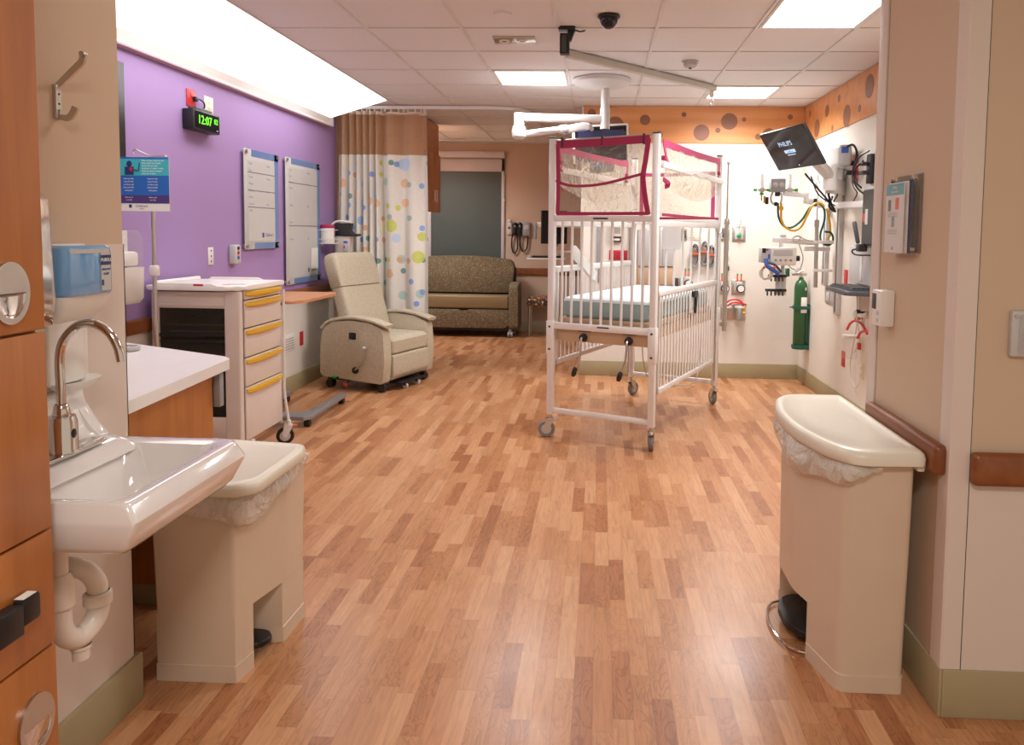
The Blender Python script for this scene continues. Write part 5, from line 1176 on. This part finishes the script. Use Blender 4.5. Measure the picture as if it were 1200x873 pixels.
# big monitor on its arm
TL, TR, BR_, BL_ = Vector((1.205, 5.9, 2.228)), Vector((1.372, 5.28, 2.226)), Vector((1.550, 5.285, 1.961)), Vector((1.383, 5.905, 1.963))
e1 = (TR-TL); W_ = e1.length; e1.normalize(); up_ = ((TL-BL_)+(TR-BR_)).normalized(); up_ = (up_-e1*up_.dot(e1)).normalized(); n_ = e1.cross(up_).normalized(); H_ = .32; cen = (TL+TR+BR_+BL_)/4
if n_.dot(Vector((0, 0, 1.475))-cen) < 0: n_ = -n_
MM = Matrix((e1, up_, n_)).transposed().to_4x4(); MM.translation = cen
t = thing('tilted_monitor', 'large tilted dark monitor showing a start-up screen, on an arm from the right wall', 'monitor', tuple(cen))
part('casing', MB(MM).box(-W_/2, W_/2, -H_/2, H_/2, -.024, -.001, .004), 'black', t)
part('screen', MB(MM).box(-W_/2+.006, W_/2-.006, -H_/2+.006, H_/2-.006, -.001, .001), 'screen', t)
part('display_text', MB(MM).m(0).text('PHILIPS', .052, Matrix.Translation((-.03, .045, .0012)), .0003, 'CENTER', 1.15).box(-.09, .06, -.030, -.004, .001, .0016).box(-.07, .04, -.048, -.042, .001, .0016).m(1).text('IntelliVue', .022, Matrix.Translation((-.015, -.019, .002)), .0002), ['screenblue', 'screenband'], t, label='pale blue start-up text')
part('status_light', MB(MM).ball((.01, -.135, .001), (.008, .005, .002)), 'screenblue', t)
t = thing('monitor_arm', 'heavy white swing arm holding the tilted monitor on the right wall', 'arm', (1.9, 6.2, 1.85))
back = cen - n_*.045
part('tilt_head', MB().beam(back, back+Vector((.10, .06, .0)), .09, .09, (0, 0, 1), .01), 'white', t)
part('lift_arm', MB().beam(back+Vector((.06, .04, .01)), (1.80, 6.02, 1.93), .085, .07, (0, 0, 1), .02), 'white', t)
part('elbow', MB().cyl((1.80, 6.02, 1.82), (1.80, 6.02, 2.0), .055), 'white', t)
part('wall_arm', MB().beam((1.80, 6.02, 1.86), (XR-.03, 6.38, 1.86), .07, .12, (0, 0, 1), .01).box(1.93, XR-.036, 6.33, 6.53, 1.74, 2.03, .008), 'white', t)
part('wall_bracket', MB().box(XR-.10, XR-.036, 6.36, 6.50, 1.98, 2.14, .02), 'lgrey', t)
part('spring_rod', MB().cyl((1.55, 5.80, 1.93), (1.82, 6.1, 1.74), .008), 'black', t)
part('cables', MB().tube([(1.80, 6.05, 1.80), (1.84, 6.1, 1.72), (1.88, 6.12, 1.66), (1.82, 6.08, 1.70), (1.86, 6.14, 1.78)], .010).tube([(1.62, 5.9, 1.92), (1.70, 6.0, 1.80), (1.80, 6.08, 1.74), (1.92, 6.2, 1.70)], .006).tube([(1.86, 6.1, 1.74), (1.90, 6.14, 1.80), (1.86, 6.1, 1.84)], .006), 'black', t)
# computer box on the wall with plugs
t = thing('equipment_module', 'grey rounded equipment module on the right wall behind the monitor', 'equipment', (1.96, 6.3, 2.03))
part('case', MB().box(1.88, 1.99, 6.08, 6.36, 2.02, 2.19, .03, 4), 'lgrey', t)
part('label', MB().box(1.90, 1.955, 6.078, 6.08, 2.12, 2.17), 'bluep', t)
part('strap', MB().tube([(1.94, 6.07, 2.17), (1.98, 6.05, 2.18), (2.01, 6.05, 2.12), (2.0, 6.06, 2.03)], .009), 'black', t)
t = plate('socket_plate', 'red socket with two black plugs high on the right wall beside the monitor arm', 'socket', NXn, (XR, 6.14, 2.0), .14, .22, 'red', None)
for z in (1.97, 2.045): part('plug', MB().box(1.95, XR-.006, 6.10, 6.15, z-.018, z+.018, .006), 'black', t)
t = thing('cable_hub', 'black tangle of plugs and looping cables at the top of the right wall', 'cables', (1.98, 5.75, 1.85))
part('hub_box', MB().box(2.0, XR, 5.72, 5.80, 1.86, 2.08, .006).box(1.95, 2.01, 5.72, 5.84, 1.93, 1.955, .004).box(1.95, 2.01, 5.74, 5.86, 2.0, 2.02, .004), 'black', t)
part('loop', MB().tube([(1.99, 5.72, 2.10), (1.96, 5.86, 2.06), (1.95, 5.95, 1.95), (1.97, 5.90, 1.84), (1.99, 5.78, 1.78)], .007).tube([(1.96, 5.75, 2.03), (1.94, 5.85, 1.98), (1.95, 5.86, 1.88), (1.97, 5.80, 1.83)], .007).tube([(2.0, 6.08, 1.95), (1.98, 6.02, 1.86), (1.99, 5.95, 1.80), (2.02, 6.12, 1.74)], .005), 'black', t)
part('white_adapter', MB().box(1.99, XR, 5.70, 5.80, 1.77, 1.84, .008), 'lgrey', t)

# blender arm with flowmeters
t = thing('gas_blender', 'grey oxygen blender with two flowmeters and green knobs on a wall arm', 'oxygen blender', (1.52, 6.6, 1.8))
Yb = 6.6
part('housing', MB().box(1.463, 1.588, Yb-.05, Yb+.05, 1.835, 1.95, .008).m(1).lathe([(.022, 0), (.022, .01), (.008, .014), (0, .014)], (1.50, Yb-.05, 1.895), (0, -1, 0)).lathe([(.022, 0), (.022, .01), (.008, .014), (0, .014)], (1.552, Yb-.05, 1.895), (0, -1, 0)), ['grey', 'lgrey'], t)
part('manifold', MB().cyl((1.36, Yb, 1.855), (1.70, Yb, 1.855), .008), 'brass', t)
for x, s in ((1.395, -1), (1.635, 1)):
    f = part('flowmeter', MB().m(0).box(x-.022, x+.022, Yb-.02, Yb+.02, 1.835, 1.875, .006).m(1).cyl((x, Yb, 1.875), (x, Yb, 1.99), .016, .013), ['lgrey', 'tubeclear'], t)
    for dx in (-.055, .055): part('knob', MB().cyl((x+dx-.013, Yb, 1.855), (x+dx+.013, Yb, 1.855), .014, n=10), 'gknob', f)
part('nozzle', MB().m(0).cyl((1.395, Yb, 1.835), (1.395, Yb, 1.76), .007).cyl((1.42, Yb-.01, 1.80), (1.42, Yb-.01, 1.74), .010).m(1).cyl((1.44, Yb-.01, 1.79), (1.44, Yb-.01, 1.73), .015).m(2).cyl((1.395, Yb, 1.81), (1.395, Yb, 1.83), .018, n=10), ['brass', 'black', 'gknob'], t)
part('yoke', MB().m(0).tube([(1.49, Yb, 1.83), (1.475, Yb, 1.79), (1.49, Yb, 1.74), (1.53, Yb, 1.73)], .009).tube([(1.56, Yb, 1.83), (1.57, Yb, 1.79), (1.56, Yb, 1.74)], .009).m(1).box(1.51, 1.55, Yb-.02, Yb+.02, 1.80, 1.835, .004).box(1.505, 1.535, Yb-.02, Yb+.01, 1.715, 1.75, .006), ['lgrey', 'black'], t)
part('support_arm', MB().beam((1.58, Yb, 1.825), (1.80, Yb+.02, 1.81), .04, .042, (0, 0, 1), .01).beam((1.76, Yb+.02, 1.765), (1.93, Yb+.05, 1.745), .04, .05, (0, 0, 1), .01).beam((1.90, Yb+.05, 1.73), (XR-.036, Yb+.15, 1.73), .04, .05, (0, 0, 1), .01).cyl((1.785, Yb+.02, 1.74), (1.785, Yb+.02, 1.83), .024), 'white', t)
part('strap', MB().box(1.845, 1.872, Yb-.0, Yb+.07, 1.715, 1.785, .006), 'black', t)
t = thing('green_hose', 'dark green oxygen hose looping below the blender arm', 'hose', (1.7, Yb, 1.35))
part('hose', MB().tube([(1.53, Yb-.03, 1.74), (1.54, Yb-.03, 1.62), (1.59, Yb-.03, 1.54), (1.66, Yb-.03, 1.535), (1.74, Yb-.03, 1.60), (1.80, Yb-.03, 1.70), (1.86, Yb-.03, 1.745), (1.92, Yb-.03, 1.70), (1.93, Yb-.03, 1.60), (1.90, Yb-.03, 1.48), (1.91, Yb-.04, 1.41), (1.97, Yb-.05, 1.385), (2.0, Yb-.06, 1.43), (1.98, Yb-.06, 1.49), (1.93, Yb-.06, 1.50)], .0095, 10), 'dgreen', t)
t = thing('yellow_hose', 'yellow air hose looping beside the green hose below the blender arm', 'hose', (1.7, Yb, 1.35))
part('hose', MB().tube([(1.555, Yb-.05, 1.70), (1.56, Yb-.05, 1.60), (1.60, Yb-.05, 1.53), (1.67, Yb-.05, 1.505), (1.73, Yb-.05, 1.54), (1.77, Yb-.05, 1.62), (1.82, Yb-.05, 1.72), (1.88, Yb-.05, 1.745), (1.94, Yb-.05, 1.69), (1.97, Yb-.05, 1.58), (1.975, Yb-.05, 1.48), (1.95, Yb-.05, 1.42)], .0095, 10), 'yhose', t)
part('connector', MB().cyl((1.553, Yb-.05, 1.68), (1.557, Yb-.05, 1.71), .020).cyl((1.553, Yb-.05, 1.71), (1.553, Yb-.05, 1.74), .011), 'yellow', t)

# hanging iv pole in front of the rail
t = thing('drip_pole', 'grey drip pole with a ring hook hanging beside the green oxygen cylinder', 'pole', (1.855, 6.55, 1.0))
part('tube', MB().cyl((1.862, 6.53, 1.02), (1.855, 6.53, 1.56), .017).cyl((1.855, 6.53, 1.54), (1.855, 6.53, 1.60), .022), 'steel', t)
part('rod', MB().cyl((1.855, 6.53, 1.58), (1.855, 6.53, 1.88), .005), 'steel', t)
part('ring_hook', MB().tube([(1.855, 6.53, 1.88), (1.84, 6.53, 1.91), (1.855, 6.53, 1.935), (1.87, 6.53, 1.91), (1.857, 6.53, 1.885)], .005).tube([(1.855, 6.53, 1.935), (1.85, 6.53, 1.97), (1.86, 6.53, 2.0)], .005), 'steel', t)
part('clamp', MB().box(1.835, XR-.036, 6.51, 6.56, 1.395, 1.425, .006), 'white', t)
part('clamp', MB().box(1.84, XR-.036, 6.51, 6.56, 1.155, 1.18, .005), 'white', t)
part('loop_bracket', MB().tube([(1.84, 6.53, 1.41), (1.76, 6.53, 1.43), (1.70, 6.53, 1.46), (1.66, 6.53, 1.44), (1.67, 6.53, 1.41), (1.71, 6.53, 1.42), (1.72, 6.53, 1.45)], .006), 'lgrey', t)

# patient monitor with cables and cable hooks
t = thing('patient_monitor', 'white patient monitor box with four small knobs and bundled cables', 'patient monitor', (1.55, 6.6, 1.2))
part('case', MB().box(1.475, 1.70, 6.55, 6.70, 1.205, 1.36, .012), 'white', t)
part('face_recess', MB().m(0).box(1.50, 1.665, 6.546, 6.552, 1.285, 1.34, .002), 'lgrey', t)
for i in range(4): part('knob', MB().cyl((1.52+.043*i, 6.552, 1.25), (1.52+.043*i, 6.54, 1.25), .009, n=14), 'brass', t)
part('side_module', MB().m(0).box(1.40, 1.475, 6.55, 6.68, 1.225, 1.355, .006).m(1).box(1.405, 1.435, 6.545, 6.55, 1.31, 1.35).m(2).box(1.44, 1.455, 6.545, 6.55, 1.33, 1.345).m(3).box(1.455, 1.47, 6.545, 6.55, 1.26, 1.30), ['lgrey', 'black', 'red', 'bluep'], t)
part('dial', MB().cyl((1.70, 6.60, 1.265), (1.735, 6.60, 1.265), .024, n=16), 'black', t)
part('arm', MB().beam((1.50, 6.62, 1.425), (1.86, 6.60, 1.405), .045, .05, (0, 0, 1), .01).cyl((1.58, 6.62, 1.36), (1.58, 6.62, 1.43), .018).box(1.56, 1.62, 6.60, 6.64, 1.44, 1.475, .01).box(1.78, XR-.036, 6.60, 6.66, 1.33, 1.37, .006), 'white', t)
part('drop_bar', MB().cyl((1.60, 6.62, 1.20), (1.60, 6.62, 1.12), .016), 'lgrey', t)
t = thing('cable_bundle', 'blue and white sensor cables with orange clips hanging from the patient monitor', 'cables', (1.45, 6.5, 1.05))
rnd = random.Random(4)
for k in range(4):
    part('white_loop', MB().tube([(1.42+.045*math.cos(q)+.01*k, 6.50+.008*k, 1.14+.055*math.sin(q)+rnd.uniform(-.008, .008)) for q in [2*PI*j/8 for j in range(8)]], .005, 6, True, True, 4), 'coil', t)
part('blue_plug', MB().tube([(1.43, 6.52, 1.26), (1.44, 6.50, 1.20), (1.49, 6.50, 1.17), (1.54, 6.51, 1.13)], .018, 10), 'bluep', t, label='blue sensor plug')
part('dark_lead', MB().tube([(1.45, 6.51, 1.23), (1.50, 6.49, 1.21), (1.56, 6.50, 1.15)], .012, 8), 'dgrey', t)
part('orange_clip', MB().ball((1.415, 6.50, 1.19), .014).ball((1.50, 6.485, 1.19), .014), 'orange', t)
t = thing('cable_hook_plate', 'pale plate with two rows of black cable hooks under the patient monitor', 'hook plate', (1.57, 6.6, .94))
part('plate', MB().box(1.54, 1.63, 6.605, 6.62, .94, 1.13, .004), 'lgrey', t)
for z in (1.10, .975):
    part('hook_bar', MB().box(1.47 if z > 1 else 1.45, 1.63, 6.58, 6.605, z, z+.022, .003), 'black', t)
    for i in range(5 if z < 1 else 4):
        x = (1.49 if z > 1 else 1.46)+.033*i
        part('hook', MB().tube([(x, 6.585, z+.012), (x, 6.56, z-.0), (x, 6.555, z-.035)], .007, 8), 'black', t)
# oxygen cylinder
t = thing('oxygen_cylinder', 'green oxygen cylinder in a green wall bracket in the corner', 'gas cylinder', (1.95, 7.35, .36))
gx, gy = 1.952, 7.33
part('cylinder_body', MB().lathe([(0, .385), (.055, .385), (.062, .395), (.062, .96), (.058, .99), (.044, 1.02), (.024, 1.04), (.020, 1.06), (0, 1.06)], (gx, gy, 0)), 'green', t)
part('label', MB().lathe([(.0626, .72), (.0626, .87)], (gx, gy, 0), n=60, sx=1, sy=1) if False else MB().box(gx-.01, gx+.045, gy-.066, gy-.058, .72, .87, .004).box(gx+.005, gx+.04, gy-.056, gy-.044, .935, .965, .003), 'paper', t)
part('regulator', MB().m(0).cyl((gx, gy, 1.055), (gx, gy, 1.10), .018).box(gx-.09, gx+.05, gy-.015, gy+.015, 1.075, 1.10, .004).cyl((gx-.03, gy, 1.10), (gx+.02, gy, 1.13), .008).m(1).lathe([(0, 0), (.022, 0), (.022, .025), (0, .025)], (gx-.05, gy-.02, 1.13), (0, -1, 0)), ['steel', 'lgrey'], t)
part('green_key', MB().box(gx-.155, gx-.115, gy-.02, gy+.02, 1.065, 1.145, .006), 'dgreen', t)
part('thin_lines', MB().tube([(gx-.04, gy-.02, 1.12), (gx-.13, gy-.04, 1.17), (gx-.19, gy-.03, 1.30)], .004).tube([(gx-.02, gy-.02, 1.13), (gx+.0, gy-.04, 1.25), (gx-.05, gy-.04, 1.40)], .004), 'dgrey', t)
br = MB(); br.box(XR-.015, XR, gy-.05, gy+.03, .36, .80, .003)
for z in (.375, .755): br.box(gx+.02, XR-.012, gy-.075, gy-.062, z, z+.03, .002).box(gx+.02, XR-.012, gy+.062, gy+.075, z, z+.03, .002); br.sweep([(gx+.03+.0*math.cos(a), gy, z+.015) for a in (0,)] + [], [(0, 0)]) if False else br.lathe([(.064, z), (.074, z), (.074, z+.03), (.064, z+.03), (.064, z)], (gx, gy, 0))
br.cyl((gx, gy, .365), (gx, gy, .384), .07).cyl((gx-.075, gy-.01, .77), (gx-.105, gy-.01, .77), .006)
part('wall_bracket', br, 'dgreen', t)
plate('blank_plate', 'small white plate on the head wall left of the green oxygen cylinder', 'plate', NY, (1.80, YH, 1.05), .05, .16, 'whitep', None)

# second workstation on the right wall, near the doorway
t = thing('workstation_screen', 'black workstation monitor with a red sticker, half hidden by the door jamb', 'monitor', (1.92, 5.5, 1.38))
part('casing', MB().box(1.905, 1.935, 5.25, 5.56, 1.40, 1.80, .006, 2).m(1).box(1.90, 1.906, 5.26, 5.55, 1.41, 1.79), ['black', 'black'], t)
part('sticker', MB().m(0).box(1.8985, 1.90, 5.49, 5.535, 1.57, 1.63).m(1).box(1.8985, 1.90, 5.44, 5.49, 1.55, 1.66), ['red', 'lgrey'], t)
part('arm', MB().beam((1.90, 6.42, 1.715), (1.93, 5.60, 1.70), .035, .05, (0, 0, 1), .008).box(1.90, XR-.036, 6.40, 6.46, 1.69, 1.74, .004).beam((1.93, 5.60, 1.70), (1.95, 5.45, 1.62), .03, .05, (0, 0, 1), .008), 'white', t)
part('lower_clutter', MB().m(0).box(1.87, 1.93, 5.50, 5.58, 1.355, 1.41, .008).tube([(1.89, 5.55, 1.38), (1.86, 5.62, 1.36), (1.88, 5.60, 1.33), (1.93, 5.45, 1.33)], .006), 'black', t)
t = thing('barcode_scanner', 'grey handheld scanner standing in a holder left of the black workstation monitor', 'scanner', (1.93, 5.68, 1.38))
part('handle', MB().beam((1.915, 5.66, 1.41), (1.89, 5.69, 1.575), .032, .03, (1, 0, 0), .012), 'dgrey', t)
part('holder', MB().box(1.90, XR, 5.64, 5.70, 1.385, 1.41, .004), 'lgrey', t)
t = thing('workstation_column', 'tall grey column of the workstation between the screen and the keyboard tray', 'wall mount', (1.99, 5.8, 1.07))
part('column_cover', MB().box(1.985, XR, 5.55, 6.06, 1.10, 1.385, .006), 'lgrey', t)
part('slot', MB().box(1.980, 1.986, 5.76, 5.80, 1.13, 1.31, .003), 'whitep', t)
t = thing('keyboard_tray', 'dark grey keyboard tray sticking out of the right wall behind the doorway', 'keyboard tray', (1.85, 5.6, 1.04))
part('tray', MB().prism(rpoly([(1.735, 5.36), (XR-.02, 5.30), (XR-.02, 6.02), (1.78, 5.98)], .03), 1.045, 1.075, 'Z', .01), 'dgrey', t)
kb = MB().m(0).box(1.80, 1.97, 5.42, 5.93, 1.076, 1.088, .003); kb.m(1)
for i in range(5):
    for j in range(14): kb.box(1.81+.031*i, 1.835+.031*i, 5.43+.035*j, 5.46+.035*j, 1.088, 1.096, .002, 1)
part('keyboard', kb, ['dgrey', 'black'], t)
plate('socket_plate', 'red socket plate on the right wall just above the keyboard tray', 'socket', NXn, (XR, 6.27, 1.125), .08, .125, 'red', None)
plate('socket_plate', 'red socket plate low on the right wall below the keyboard tray', 'socket', NXn, (XR, 6.26, .45), .08, .13, 'red', None)
plate('socket_plate', 'cream socket low on the right wall with a thin cable hanging beside it', 'socket', NXn, (XR, 5.82, .43), .075, .115, 'yellow' if False else 'ivory')
t = gas_p = thing('gas_outlet_panel', 'steel outlet panel on the right wall below the keyboard tray', 'outlet', (XR-.01, 6.6, .87))
part('cover_plate', MB().box(XR-.01, XR, 6.50, 6.80, .87, .98, .003), 'steel', t)
for y in (6.58, 6.72): part('outlet', MB().box(XR-.014, XR-.01, y-.05, y+.05, .885, .965, .003), 'lgrey', t)
t = thing('suction_regulator', 'chrome suction regulator with red tubing on the right wall by the door jamb', 'regulator', (1.97, 5.6, .85))
part('body', MB().cyl((XR, 5.62, .885), (1.93, 5.62, .885), .028).lathe([(.04, 0), (.04, .03), (.03, .036), (0, .036)], (1.93, 5.62, .885), (-1, 0, 0)).cyl((1.96, 5.62, .885), (1.96, 5.62, .80), .012), 'chrome', t)
part('red_tubing', MB().tube([(1.95, 5.94, .735), (1.95, 5.87, .79), (1.95, 5.76, .825), (1.95, 5.62, .815), (1.95, 5.50, .76)], .010).tube([(1.95, 5.70, .70), (1.95, 5.64, .75), (1.95, 5.54, .775), (1.95, 5.46, .77)], .010), 'redtube', t, label='curved red tubing')
t = thing('suction_canister', 'clear suction canister on the right wall below the red tubing', 'suction canister', (1.97, 5.8, .49))
part('canister', MB().lathe([(0, 0), (.055, 0), (.062, .15), (.062, .16)], (1.955, 5.86, .52)), 'clear', t)
part('canister_lid', MB().cyl((1.955, 5.86, .68), (1.955, 5.86, .70), .066).m(1).box(1.94, 1.96, 5.64, 5.68, .62, .67, .003), ['whitep', 'red'], t)
t = thing('thin_cable', 'thin pale cable drooping down the right wall to the cream socket', 'cable', (2.0, 5.9, .3))
part('cord', MB().tube([(2.01, 5.93, 1.04), (2.01, 5.90, .80), (2.01, 5.96, .62), (2.01, 6.02, .45), (2.01, 5.98, .34), (2.01, 5.88, .29), (2.01, 5.80, .34), (2.02, 5.81, .40)], .004, 6).tube([(2.01, 5.84, 1.04), (2.01, 5.88, .82), (2.01, 5.82, .66), (2.01, 5.95, .55)], .004, 6), 'coil', t)

# ================================================================== WING WALL ITEMS
t = thing('brochure_holder', 'clear wall holder with leaflets on the cream wing wall', 'leaflet holder', (1.03, 2.66, 1.41))
part('backplate', MB().box(1.058, 1.068, 2.545, 2.77, 1.415, 1.685, .002), 'clear', t)
part('pocket', MB().box(1.020, 1.023, 2.56, 2.765, 1.412, 1.655, .001).box(1.020, 1.055, 2.56, 2.563, 1.412, 1.655).box(1.020, 1.055, 2.56, 2.765, 1.410, 1.413), 'clear', t)
for z, y in ((1.668, 2.565), (1.668, 2.755), (1.43, 2.565)): part('screw', MB().cyl((1.052, y, z), (1.042, y, z), .007, n=14), 'chrome', t)
for i in range(3):
    t = thing('leaflet', ['front printed leaflet with a teal heading in the wall holder', 'middle leaflet in the wall holder', 'rear dark-topped leaflet in the wall holder'][i], 'leaflet', (1.03+.008*i, 2.67, 1.414), 0, 'leaflets in the wall holder')
    x = 1.026+.009*i; y1 = 2.758; y0 = 2.60-.012*i
    part('sheet', MB().box(x, x+.003, y0, y1, 1.415, 1.655+.004*i), 'paper' if i < 2 else 'navy', t)
    if i == 0:
        b = MB(); xx = x-.0004
        b.m(0).box(xx, x, y0+.002, y1-.002, 1.615, 1.654); b.m(1).text('Safety', .016, facing((xx-.0004, (y0+y1)/2, 1.642), NXn), .0002).text('Instructions', .013, facing((xx-.0004, (y0+y1)/2, 1.627), NXn), .0002)
        b.m(2).box(xx, x, 2.71, 2.735, 1.56, 1.60).m(3).box(xx, x, 2.64, 2.67, 1.565, 1.605).m(4).box(xx, x, 2.675, 2.70, 1.505, 1.54).m(0).box(xx-.0002, x, 2.682, 2.693, 1.514, 1.526)
        b.m(4)
        for z in (1.552, 1.546, 1.540, 1.492, 1.486, 1.480): b.box(xx, x, 2.65, 2.735, z, z+.002)
        b.m(5).box(xx, x, 2.68, 2.69, 1.425, 1.435)
        part('print', b, ['posterteal', 'paper', 'dgrey', 'orange', 'textgrey', 'navy'], t)
t = thing('thermostat', 'white thermostat with a small display by the door jamb', 'thermostat', (1.035, 2.80, 1.14))
part('case', MB().box(1.015, 1.068, 2.745, 2.83, 1.145, 1.275, .006), 'whitep', t)
part('display', MB().box(1.013, 1.0155, 2.785, 2.823, 1.205, 1.262, .001), 'dgrey', t)
part('button', MB().box(1.0125, 1.0155, 2.755, 2.775, 1.185, 1.20, .001).box(1.0125, 1.0155, 2.755, 2.775, 1.16, 1.175, .001), 'lgrey', t)
t = thing('door_button', 'push button with a blue circle under a clear cover at the right picture edge', 'push button', (1.28, 2.25, 1.12))
part('backplate', MB().box(1.215, 1.345, 2.250, 2.2701, 1.122, 1.258, .005), 'lgrey', t)
part('clear_cover', MB().box(1.232, 1.335, 2.215, 2.250, 1.132, 1.248, .006), 'clear', t)
part('button_disc', MB().m(0).cyl((1.285, 2.249, 1.19), (1.285, 2.235, 1.19), .030, n=28).m(1).cyl((1.285, 2.236, 1.19), (1.285, 2.233, 1.19), .012, n=20), ['bluep', 'whitep'], t, label='blue round button')
part('screw', MB().cyl((1.226, 2.250, 1.243), (1.226, 2.246, 1.243), .005, n=12), 'steel', t)

# ================================================================== CAMERA, WORLD, VIEW
f, cx, cy, yaw, pit, rol, H = 879.1641, 662.6337, 329.5188, .0447, .0664, .0122, 1.4754
def Rx(a): return Matrix.Rotation(a, 3, 'X')
c, s = math.cos(yaw), math.sin(yaw)
right = Vector((c, s, 0)); fwd0 = Vector((-s, c, 0)); up0 = Vector((0, 0, 1))
cp, sp = math.cos(pit), math.sin(pit)
fwd = fwd0*cp - up0*sp; up = fwd0*sp + up0*cp
# camera-frame x/y (before roll) -> image x right, y down ; image = R(rol) * (x, y)
cr, sr = math.cos(rol), math.sin(rol)
# image x unit corresponds to camera vector: xi = a*cr + b*sr with y down
ix = right*cr + up*sr*1.0          # direction that moves the image point along +x
iy = -(right*(-sr) + up*cr)*1.0    # direction that moves it along +y (down)
camd = bpy.data.cameras.new('camera'); cam = bpy.data.objects.new('camera', camd); COL.objects.link(cam)
R3 = Matrix((ix, -iy, -fwd)).transposed()
cam.matrix_world = Matrix.Translation((0, 0, H)) @ R3.to_4x4()
camd.sensor_fit = 'HORIZONTAL'; camd.sensor_width = 36; camd.lens = f*36/1200
camd.shift_x = -(cx-600)/1200; camd.shift_y = (cy-436.5)/1200
camd.clip_start = .05; camd.clip_end = 60
SC.camera = cam
w = bpy.data.worlds.new('world'); SC.world = w; w.use_nodes = True
bg = w.node_tree.nodes['Background']; bg.inputs[0].default_value = lin('#f3e0cb'); bg.inputs[1].default_value = .65
vs = SC.view_settings; vs.view_transform = 'Standard'; vs.look = 'None'; vs.gamma = 1; vs.use_curve_mapping = False; vs.exposure = 0.1
